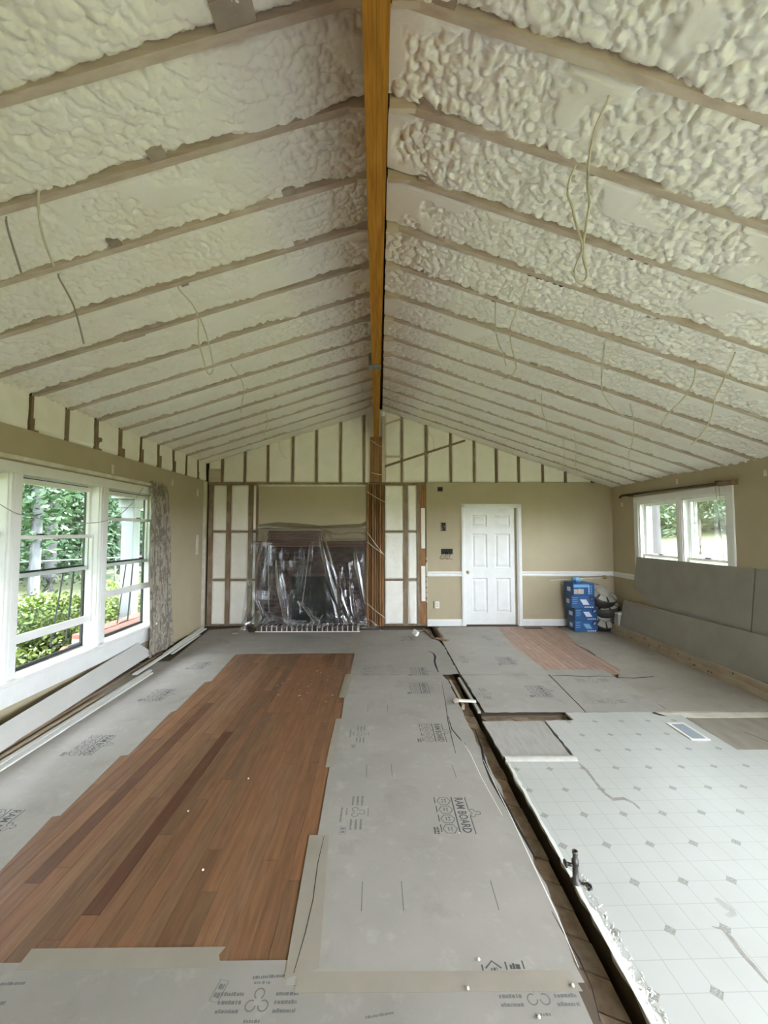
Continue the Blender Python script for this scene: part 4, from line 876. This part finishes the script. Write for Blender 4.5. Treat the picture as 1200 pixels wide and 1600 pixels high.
bx('flange', M['white'], mbx, 3.765, 3.94, 6.585, 6.73, .30, .322, .004); bx('dark_slot', M['hole'], mbx, 3.79, 3.88, 6.597, 6.6, .01, .075)

# ================================================================== LEFT: leaning strip, laths, white trim
leaning('long narrow grey drywall strip leaning low under the left window', [(-2.745,2.1,.135),(-2.955,5.16,.255),(-2.90,5.42,.06),(-2.675,2.1,.010)], (-.010,0,-.006), m='drywall_raw')
def stickb(name, a, b, w, h, m, lab, cat, bev=.003):
    a, b = Vector(a), Vector(b); d = (b-a).normalized(); n = Vector((-d.y,d.x,0))*w/2; o = MB().slab([a+n,b+n,b-n,a-n], (0,0,h)).build(name, M[m], None, bevel=bev); tag(o, lab, cat); return o
stickb('wood_lath', (-2.695,1.3,.003),(-2.86,5.55,.003), .035, .03, 'old_wood', 'long weathered brown lath along the foot of the leaning strip', 'lath')
stickb('wood_lath', (-2.655,1.3,.003),(-2.73,4.2,.003), .03, .018, 'lumber', 'pale wood lath between the brown lath and the white trim boards', 'lath')
stickb('trim_board', (-2.60,1.3,.003),(-2.655,4.9,.003), .045, .018, 'white', 'inner white trim board lying on the floor under the window', 'trim board')
stickb('trim_board', (-2.545,1.3,.0035),(-2.60,4.82,.003), .05, .014, 'white', 'outer white trim board nearest the grey floor covering', 'trim board')
stickb('trim_board', (-2.72,4.7,.024),(-2.88,6.95,.004), .05, .016, 'white', 'white baseboard running past the curtain towards the far corner', 'trim board')
stickb('trim_board', (-2.80,5.5,.004),(-2.945,7.0,.004), .045, .03, 'white', 'white moulding behind the curtain along the left wall', 'trim board')
stickb('trim_board', (-2.73,5.55,.003),(-2.80,6.55,.003), .035, .012, 'white', 'short white moulding lying beside the long baseboard past the curtain', 'trim board')

# ================================================================== PIPE AND DEBRIS
pp = thing('pipe_stub', 'short corroded pipe stub with a valve at the vinyl edge', 'pipe', (.905,1.985,0))
MB().lathe([(.002,0),(.024,.002),(.024,.006),(.013,.010),(.013,.075),(.016,.078),(.016,.10),(.011,.103),(.011,.125),(.013,.127),(.013,.14),(.009,.14),(.009,.12),(.001,.12)], (.905,1.985,.0), 14).build('riser', M['metal_dark'], pp, True)
MB().tube([(.905,1.985,.075),(.865,1.99,.08)], .008, 8).build('valve_stem', M['metal_dark'], pp, True); MB().obox((.862,1.99,.081),(.012,.032,.024)).build('valve_handle', M['metal_dark'], pp, bevel=.004)
MB().tube([(.925,1.975,.003)]+[(.945+.018*math.cos(a),1.955+.018*math.sin(a),.006) for a in (2.2,1.2,.2,-.8,-1.8)], .005, 6).build('hose_clip', M['black'], pp, True)
dc = MB(); dc.obox((.555,6.50,.045),(.05,.10,.075), Matrix.Rotation(.5,3,'Y')@Matrix.Rotation(.6,3,'Z')); o = dc.build('outlet_cover', M['white_chip'], None, bevel=.004); tag(o, 'small white plastic box tipped on the floor near the far trench', 'debris')
o = MB().tube(catmull([(.60,6.52,.02),(.68,6.58,.05),(.76,6.5,.03),(.82,6.45,.012)]), .006, 5).build('wire_scrap', M['metal_dark'], None, True); tag(o, 'bent dark wire scrap beside the tipped white box', 'debris')
for a, b, w, h, lab in (((.72,6.95,.004),(.80,6.3,.01),.03,.012,'thin splintered wood strip left of the far trench'),((.93,6.95,.003),(.95,6.35,.003),.028,.03,'splintered wood strip right of the far trench'),((.84,6.32,.003),(1.0,6.18,.004),.07,.012,'flat brown wood scrap lying at the near end of the far trench')): stickb('wood_scrap', a, b, w, h, 'old_wood', lab, 'debris', .002)
o = MB().obox((-2.28,6.62,.018),(.10,.03,.03), Matrix.Rotation(.4,3,'Z')).build('wood_scrap', M['old_wood'], None, bevel=.004); tag(o, 'small wood scrap on the grey board left of the hearth', 'debris')
# plate pieces edging the open pit
stickb('plate_scrap', (.875,4.66,-.020),(.895,3.80,-.020), .028, .024, 'underlay', 'grey wood edge strip on the right of the open floor pit', 'wood strip'); stickb('plate_scrap', (.765,4.6,-.05),(.78,3.95,-.05), .03, .05, 'lumber', 'pale wood edge strip on the left of the open floor pit', 'wood strip')
o = stickb('wood_scrap', (.735,3.99,.016),(.905,3.965,.016), .045, .012, 'white_chip', 'pale wood wedge lying across the open floor pit', 'debris'); 
o = MB().lathe([(.004,0),(.03,.004),(.038,.02),(.03,.036),(.004,.042)], (.715,3.985,.002), 10).build('crumpled_tape', M['tape'], None); tag(o, 'crumpled ball of tan tape left of the open floor pit', 'debris')
for i, (px, py, lab) in enumerate(((748,1500,'white plaster crumb above the printed house mark'),(731,1545,'round white plaster crumb on the seam tape'),(895,1541,'white flake at the right end of the seam tape'),(718,1303,'white splinter beside the nearest printed logo'),(842,1590,'tiny white crumb at the bottom edge of the view'),(317,1360,'white fleck in the middle of the oak floor'),(294,1268,'white fleck on the oak floor near its left side'),(388,1217,'white fleck on the far part of the oak floor'))):
    p = on_z(px, py, .004); mb = MB(); mb.lathe([(.001,0),(.006,.002),(.005,.007),(.001,.009)], (p.x,p.y,.003), 6, Matrix.Rotation(.3*i,3,'Z')); tag(mb.build('plaster_crumb', M['white_chip']), lab, 'debris')
# shavings at the torn vinyl edge
mb = MB(); q = random.Random(5)
for i in range(170):
    y = 1.40+.62*q.random()**1.3; x = .918+.045*q.random(); a = q.random()*6; L = .002+.006*q.random(); w = .001+.0015*q.random()
    c = Vector((x,y,.002)); d = Vector((math.cos(a),math.sin(a),.2))*L; n = Vector((-math.sin(a),math.cos(a),0))*w
    mb.add([c-d-n,c+d-n,c+d+n+Vector((0,0,.004)),c-d+n], [(0,1,2,3)])
o = mb.build('vinyl_shavings', M['white_chip']); tag(o, 'curled white shavings along the torn vinyl edge', 'shavings', kind='stuff')
mb = MB()
for i in range(40):
    p = on_z(q.uniform(420,545), q.uniform(1040,1100), .001); a = q.random()*6; r_ = .003+.008*q.random()*q.random()*2
    mb.add([(p.x+r_*math.cos(a+t)*(.6+.4*q.random()),p.y+r_*math.sin(a+t),.0012) for t in (0,1.3,2.5,3.9,5.1)], [(0,1,2,3,4)])
o = mb.build('plaster_dust', M['white_chip']); tag(o, 'pale plaster flecks scattered over the far oak planks', 'plaster dust', kind='stuff')

# ================================================================== HANGING CABLES
def cable(pts, lab, r=.0042, m='cable', drop=None):
    p0 = on_ceil(*pts[0], .0); P = [p0+Vector((0,0,.03))] + [on_y(px,py,p0.y-(0 if drop is None else drop*i)) for i,(px,py) in enumerate(pts)]
    P = [Vector((p.x,p.y,min(p.z, ceil_z(p.x)-.012))) if i else p for i,p in enumerate(P)]
    o = MB().tube(catmull(P,6), r, 6).build('cable', M[m], None, True); tag(o, lab, 'cable', None); return o
def wall_wire(pts, lab): tag(MB().tube(catmull([on_y(px,py,YB+.004-.012*(i>0)) for i,(px,py) in enumerate(pts)],6), .0038, 6).build('cable', M['cable'], None, True), lab, 'cable')
cable([(950,150),(930,200),(920,250),(918,290),(921,315),(916,350),(911,385),(912,405),(917,425),(915,437),(908,442),(900,436),(897,424),(903,408),(909,395),(909,380),(900,350),(893,320),(887,303),(890,280),(900,258)], 'cream cable hanging in a long loop from the right slope near the camera', .0048)
cable([(60,306),(61,335),(66,365),(74,390),(84,415)], 'upper piece of cream cable hanging over the left slope near the camera', .0050); cable([(92,430),(104,455),(116,480),(124,508),(131,537)], 'lower end of cream cable against the left slope', .0048,'cable_grey')
cable([(10,344),(16,372),(25,400),(33,426)], 'grey cable end at the far left of the left slope', .0048,'cable_grey')
cable([(280,450),(300,475),(318,510),(328,545),(333,572),(330,584),(324,582),(318,562),(310,530),(310,505),(306,488)], 'cream cable hanging in a loop from the middle of the left slope', .0042)
cable([(362,570),(374,588),(381,605),(379,625),(376,645)], 'cream cable hanging from the farther part of the left slope', .004)
cable([(415,640),(418,660),(412,680)], 'short faint cable hanging near the far end of the left slope', .004); 
wall_wire([(435,672),(437,700),(444,714),(450,716)], 'bent cable end in front of the far gable foam')
cable([(823,438),(816,465),(805,490),(797,515),(799,540),(806,568),(806,578),(795,590),(785,592)], 'cream cable hanging from the right slope behind the long loop', .0042); cable([(774,470),(774,505),(777,530),(785,550),(791,572)], 'thin cream cable hanging nearest the beam on the right slope', .004)
cable([(846,615),(847,640),(854,662),(856,680)], 'faint cable hanging in the middle far part of the right slope', .004)
cable([(944,540),(941,575),(940,605),(946,622),(960,640),(974,650)], 'cream cable sagging from a foam joint on the right slope', .0045); cable([(985,632),(990,660),(988,690),(982,710),(984,730)], 'long cream cable hanging low towards the right window', .0042)
cable([(1086,577),(1082,600),(1068,622),(1045,645),(1030,668)], 'cream cable slanting down the right slope', .0042); cable([(1148,550),(1138,575),(1128,600),(1118,620),(1110,655),(1095,680),(1080,695)], 'rightmost cream cable slanting down the right slope', .0042)
cable([(880,688),(882,705),(880,730)], 'left of two short cables near the far wall on the right slope', .004); cable([(898,680),(900,700),(899,735)], 'right of two short cables near the far wall on the right slope', .004)
wall_wire([(668,672),(678,688),(676,705),(668,715),(664,700)], 'looped thin wire in front of the gable studs right of the beam')

# ================================================================== OUTDOORS
GZ0 = -.46
def ground_z(x): u = np.clip((np.asarray(x, float)-7)/26, 0, 1); return GZ0 + 2.15*u**.8
gx = np.concatenate([[-150,-60,-20,5], np.linspace(7,34,28), [60,150]]); gy = np.array([-120.,-20,0,10,20,40,80,160])
GV = np.array([(x,y,float(ground_z(x))) for x in gx for y in gy])
gr = put('ground', np_mesh('ground', GV, grid_quads(len(gx),len(gy))[:, ::-1], M['grass'])); gr['kind'] = 'structure'
NP = np.random.RandomState(12)
def leaf_cloud(pts, size, name, m, flat=.5):
    n = len(pts); a = NP.normal(size=(n,3)); a[:,2] *= flat; a /= np.linalg.norm(a,axis=1)[:,None]+1e-9
    b = np.cross(a, NP.normal(size=(n,3))); b /= np.linalg.norm(b,axis=1)[:,None]+1e-9; s = size*(.6+.8*NP.rand(n,1))
    V = np.stack([pts-a*s, pts+b*s*.5, pts+a*s, pts-b*s*.5],1).reshape(-1,3); Q = np.arange(4*n).reshape(-1,4); return np_mesh(name, V, Q, m, False)
def shell(c, r, n, inner=.55):
    d = NP.normal(size=(n,3)); d /= np.linalg.norm(d,axis=1)[:,None]; k = inner+(1-inner)*NP.rand(n,1)**.5; return np.array(c)+d*k*np.array(r)
def bush(name, c, r, n, size, m, lab, cat, core=True):
    o = thing(name, lab, cat, (c[0],c[1],GZ0)); p = shell(c,r,n,.82); p = p[p[:,2] > GZ0+.02]; p += .06*NP.normal(size=p.shape)
    f = put('foliage', leaf_cloud(p,size,'foliage',M[m],1.), o); f['kind'] = 'stuff'
    mb = MB(); mb.lathe([(.05,-1),(.7,-.7),(.86,-.2),(.84,.3),(.55,.68),(.05,.84)], (0,0,0), 14); mb.v = [(c[0]+v[0]*r[0], c[1]+v[1]*r[1], max(GZ0-.02,c[2]+v[2]*r[2])) for v in mb.v]; mb.build('filler', M['leaf_core'], o, True); return o  # solid dark core added inside the leaves to block light
bush('hedge_bush', (-5.0,6.0,-.02), (.85,1.5,.66), 16000, .034, 'leaf_hedge', 'rounded bright green clipped bush outside the left window', 'bush')
bush('hedge_bush', (-4.25,4.3,-.12), (.55,1.0,.42), 9000, .032, 'leaf_hedge', 'darker lower bush close under the left window', 'bush')
bush('hedge_bush', (-5.6,9.0,-.05), (.7,.7,.55), 3500, .04, 'leaf_hedge', 'small round bush beside the white porch post', 'bush')
def tree(x, y, h, cr, n, size, m, lab, tr=.16, tm='trunk', base=.6):
    g0 = float(ground_z(x)); h += g0-GZ0; base += g0-GZ0
    o = thing('tree', lab, 'tree', (x,y,g0)); MB().tube([(x,y,g0-.05),(x+.03,y,g0+.5),(x+.05,y+.05,h*.45),(x,y,h*.8)], [tr*1.3,tr,tr*.8,tr*.35], 10).build('trunk', M[tm], o, True)
    P = [shell((x+cr*.6*NP.normal()*.6,y+cr*.6*NP.normal()*.6,base+(h-base)*u),(cr*(.75+.3*NP.rand()),cr*(.75+.3*NP.rand()),(h-base)*.24),n//6,.5) for u in np.linspace(.12,.9,6)]
    f = put('foliage', leaf_cloud(np.concatenate(P),size,'foliage',M[m],.6), o); f['kind'] = 'stuff'; return o
gl_ = 'trees beyond the left lawn'
for i, (x,y,h,cr,m,lab,tr,tm,base) in enumerate(((-8.1,9.8,8,2.2,'leaf','pale barked tree at the left edge of the big window view',.115,'trunk_pale',.2),(-11.5,14.6,9,3.0,'leaf_light','broad pale green tree with thick grey trunk behind the left lawn',.17,'trunk_pale',1.2),
      (-15,16,9,3.4,'leaf','dense mid green tree behind the wire fence',.2,'trunk',-.2),(-13,21,10,3.6,'leaf_light','light green tree seen past the white porch post',.2,'trunk',-.2),(-18,26,11,4.2,'leaf_dark','tall dark tree farthest beyond the left lawn',.25,'trunk',-.3),(-9.5,22,9,3.2,'leaf','tree showing right of the white porch post',.2,'trunk',.2),(-19,19,10,4.,'leaf_dark','dark tree behind the broad pale green tree',.2,'trunk',-.3))): tree(x,y,h,cr,12000,.095,m,lab,tr,tm,base)
def treeline(name, c0, c1, n, h, m, lab):
    t = NP.rand(n,1); P = np.array(c0)*(1-t)+np.array(c1)*t; P = P + np.stack([NP.normal(size=n)*1.6,NP.normal(size=n)*1.6,GZ0+h*NP.rand(n)**.8],1)
    f = put(name, leaf_cloud(P,.42,name,M[m],.6)); tag(f, lab, 'woods', kind='stuff')
treeline('woods', (-20,6,0), (-16,40,0), 26000, 9, 'leaf_dark', 'dark woods closing off the view behind the left trees'); treeline('woods', (-19,-24,0), (-21,6,0), 14000, 11, 'leaf_dark', 'unseen dark woods added beside the near left lawn to block sky light'); treeline('woods', (-16,38,0), (-4,46,0), 12000, 9, 'leaf_dark', 'dark woods far behind the porch')  # the near-side stretch is out of view, added to cut sky light
fn = thing('wire_fence', 'grey chain link fence rail and posts across the left lawn', 'fence', (-10,14,GZ0))
FA, FB = Vector((-13.5,9.5,0)), Vector((-7.0,19,0)); fd = (FB-FA).normalized()
MB().tube([FA+Vector((0,0,.66)),FB+Vector((0,0,.66))], .024, 8).build('top_rail', M['galv'], fn, True)
for k in range(6): p = FA.lerp(FB,k/5); MB().tube([p+Vector((0,0,GZ0)),p+Vector((0,0,.70))], .03, 8).build('post', M['galv'], fn, True)
mb = MB(); Lf = (FB-FA).length
for k in range(int(Lf/.16)):
    for s_ in (-1,1):
        a = FA+fd*(k*.16); b = a+fd*(s_*1.1)
        mb.add([a+Vector((0,0,GZ0+.02)),a+fd*.003+Vector((0,0,GZ0+.02)),b+fd*.003+Vector((0,0,.64)),b+Vector((0,0,.64))], [(0,1,2,3)])
mb.build('wire_mesh', M['metal_dark'], fn)['kind'] = 'stuff'
pc = thing('porch_post', 'square white porch post with capital outside the left window', 'post', (-4.6,7.7,GZ0))
bx('shaft', M['porch_white'], pc, -4.71,-4.49,7.59,7.81,GZ0,2.2,.008); bx('capital', M['porch_white'], pc, -4.75,-4.45,7.55,7.85,2.05,2.2,.01); bx('base_block', M['porch_white'], pc, -4.75,-4.45,7.55,7.85,GZ0,-.2,.01)
pr_ = thing('porch_roof', 'white underside and beam of the porch roof outside', 'roof', (-4,9.5,2.3)); bx('soffit', M['porch_white'], pr_, -5.0,-3.17,7.2,12.5,2.34,2.42); bx('roof_beam', M['porch_white'], pr_, -4.72,-4.48,7.3,12.5,2.2,2.34)
bl = thing('brick_ledge', 'low red brick ledge just outside the left window', 'brick ledge', (-3.6,5.9,GZ0)); bx('ledge_body', M['mortar'], bl, -3.95,-3.26,5.42,7.2,GZ0,.235)
lm_ = MB().box(0,.21,0,.092,0,.06).mesh('brick', M['red_brick'], bevel=.004)
for i in range(17):
    for j in range(3): o = put('brick', lm_, bl); o.location = Vector((-3.955+.232*j,5.425+.102*i,.232))-Vector(bl.location); o.matrix_parent_inverse.identity()
og = thing('plastic_piece', 'curved orange plastic piece with a white panel outside below the window', 'plastic piece', (-3.5,4.75,GZ0))
P = []
for k in range(12): a = math.pi*(.05+.55*k/11); P.append((-3.55+.0*k, 4.62+.32*(1-math.cos(a))*.6, GZ0+.25+.52*math.sin(a)))
mb = MB(); V = [(x-.05,y,z) for x,y,z in P]+[(x+.05,y,z) for x,y,z in P]+[(x-.05,y+.05,z-.05) for x,y,z in P]+[(x+.05,y+.05,z-.05) for x,y,z in P]; n = 12
mb.add(V, [(i,i+1,n+i+1,n+i) for i in range(11)]+[(2*n+i+1,2*n+i,3*n+i,3*n+i+1) for i in range(11)]+[(i+1,i,2*n+i,2*n+i+1) for i in range(11)]+[(n+i,n+i+1,3*n+i+1,3*n+i) for i in range(11)]); mb.build('curved_rim', M['orange'], og, True)
bx('white_panel', M['porch_white'], og, -3.62,-3.58,4.80,5.25,GZ0,.30,.01)
# right side: lawn, hedge and trees
tree(9.2,14.0,9,2.6,5000,.15,'leaf_overlit','big grey trunk standing close outside the right window',.30,'trunk_pale',4.6)
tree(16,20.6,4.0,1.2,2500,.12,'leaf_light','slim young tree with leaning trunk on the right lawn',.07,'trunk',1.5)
gr_ = [(24,38,8,4,'leaf_overlit','light green tree left of centre behind the right lawn'),(30,40,9,4.5,'leaf_overlit','mid green tree in the middle behind the right lawn'),(34,33,9,4.5,'leaf_overlit','pale green tree at the right end of the lawn edge'),(27,46,10,5,'leaf_overlit','tree farthest back beyond the right lawn'),(38,44,10,5,'leaf_overlit','rounded tree behind the pale one on the right')]
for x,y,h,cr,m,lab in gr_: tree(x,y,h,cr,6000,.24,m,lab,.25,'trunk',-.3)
treeline('woods', (18,54,1.5), (48,34,2.1), 26000, 10, 'leaf_overlit', 'woods closing off the view behind the right lawn')
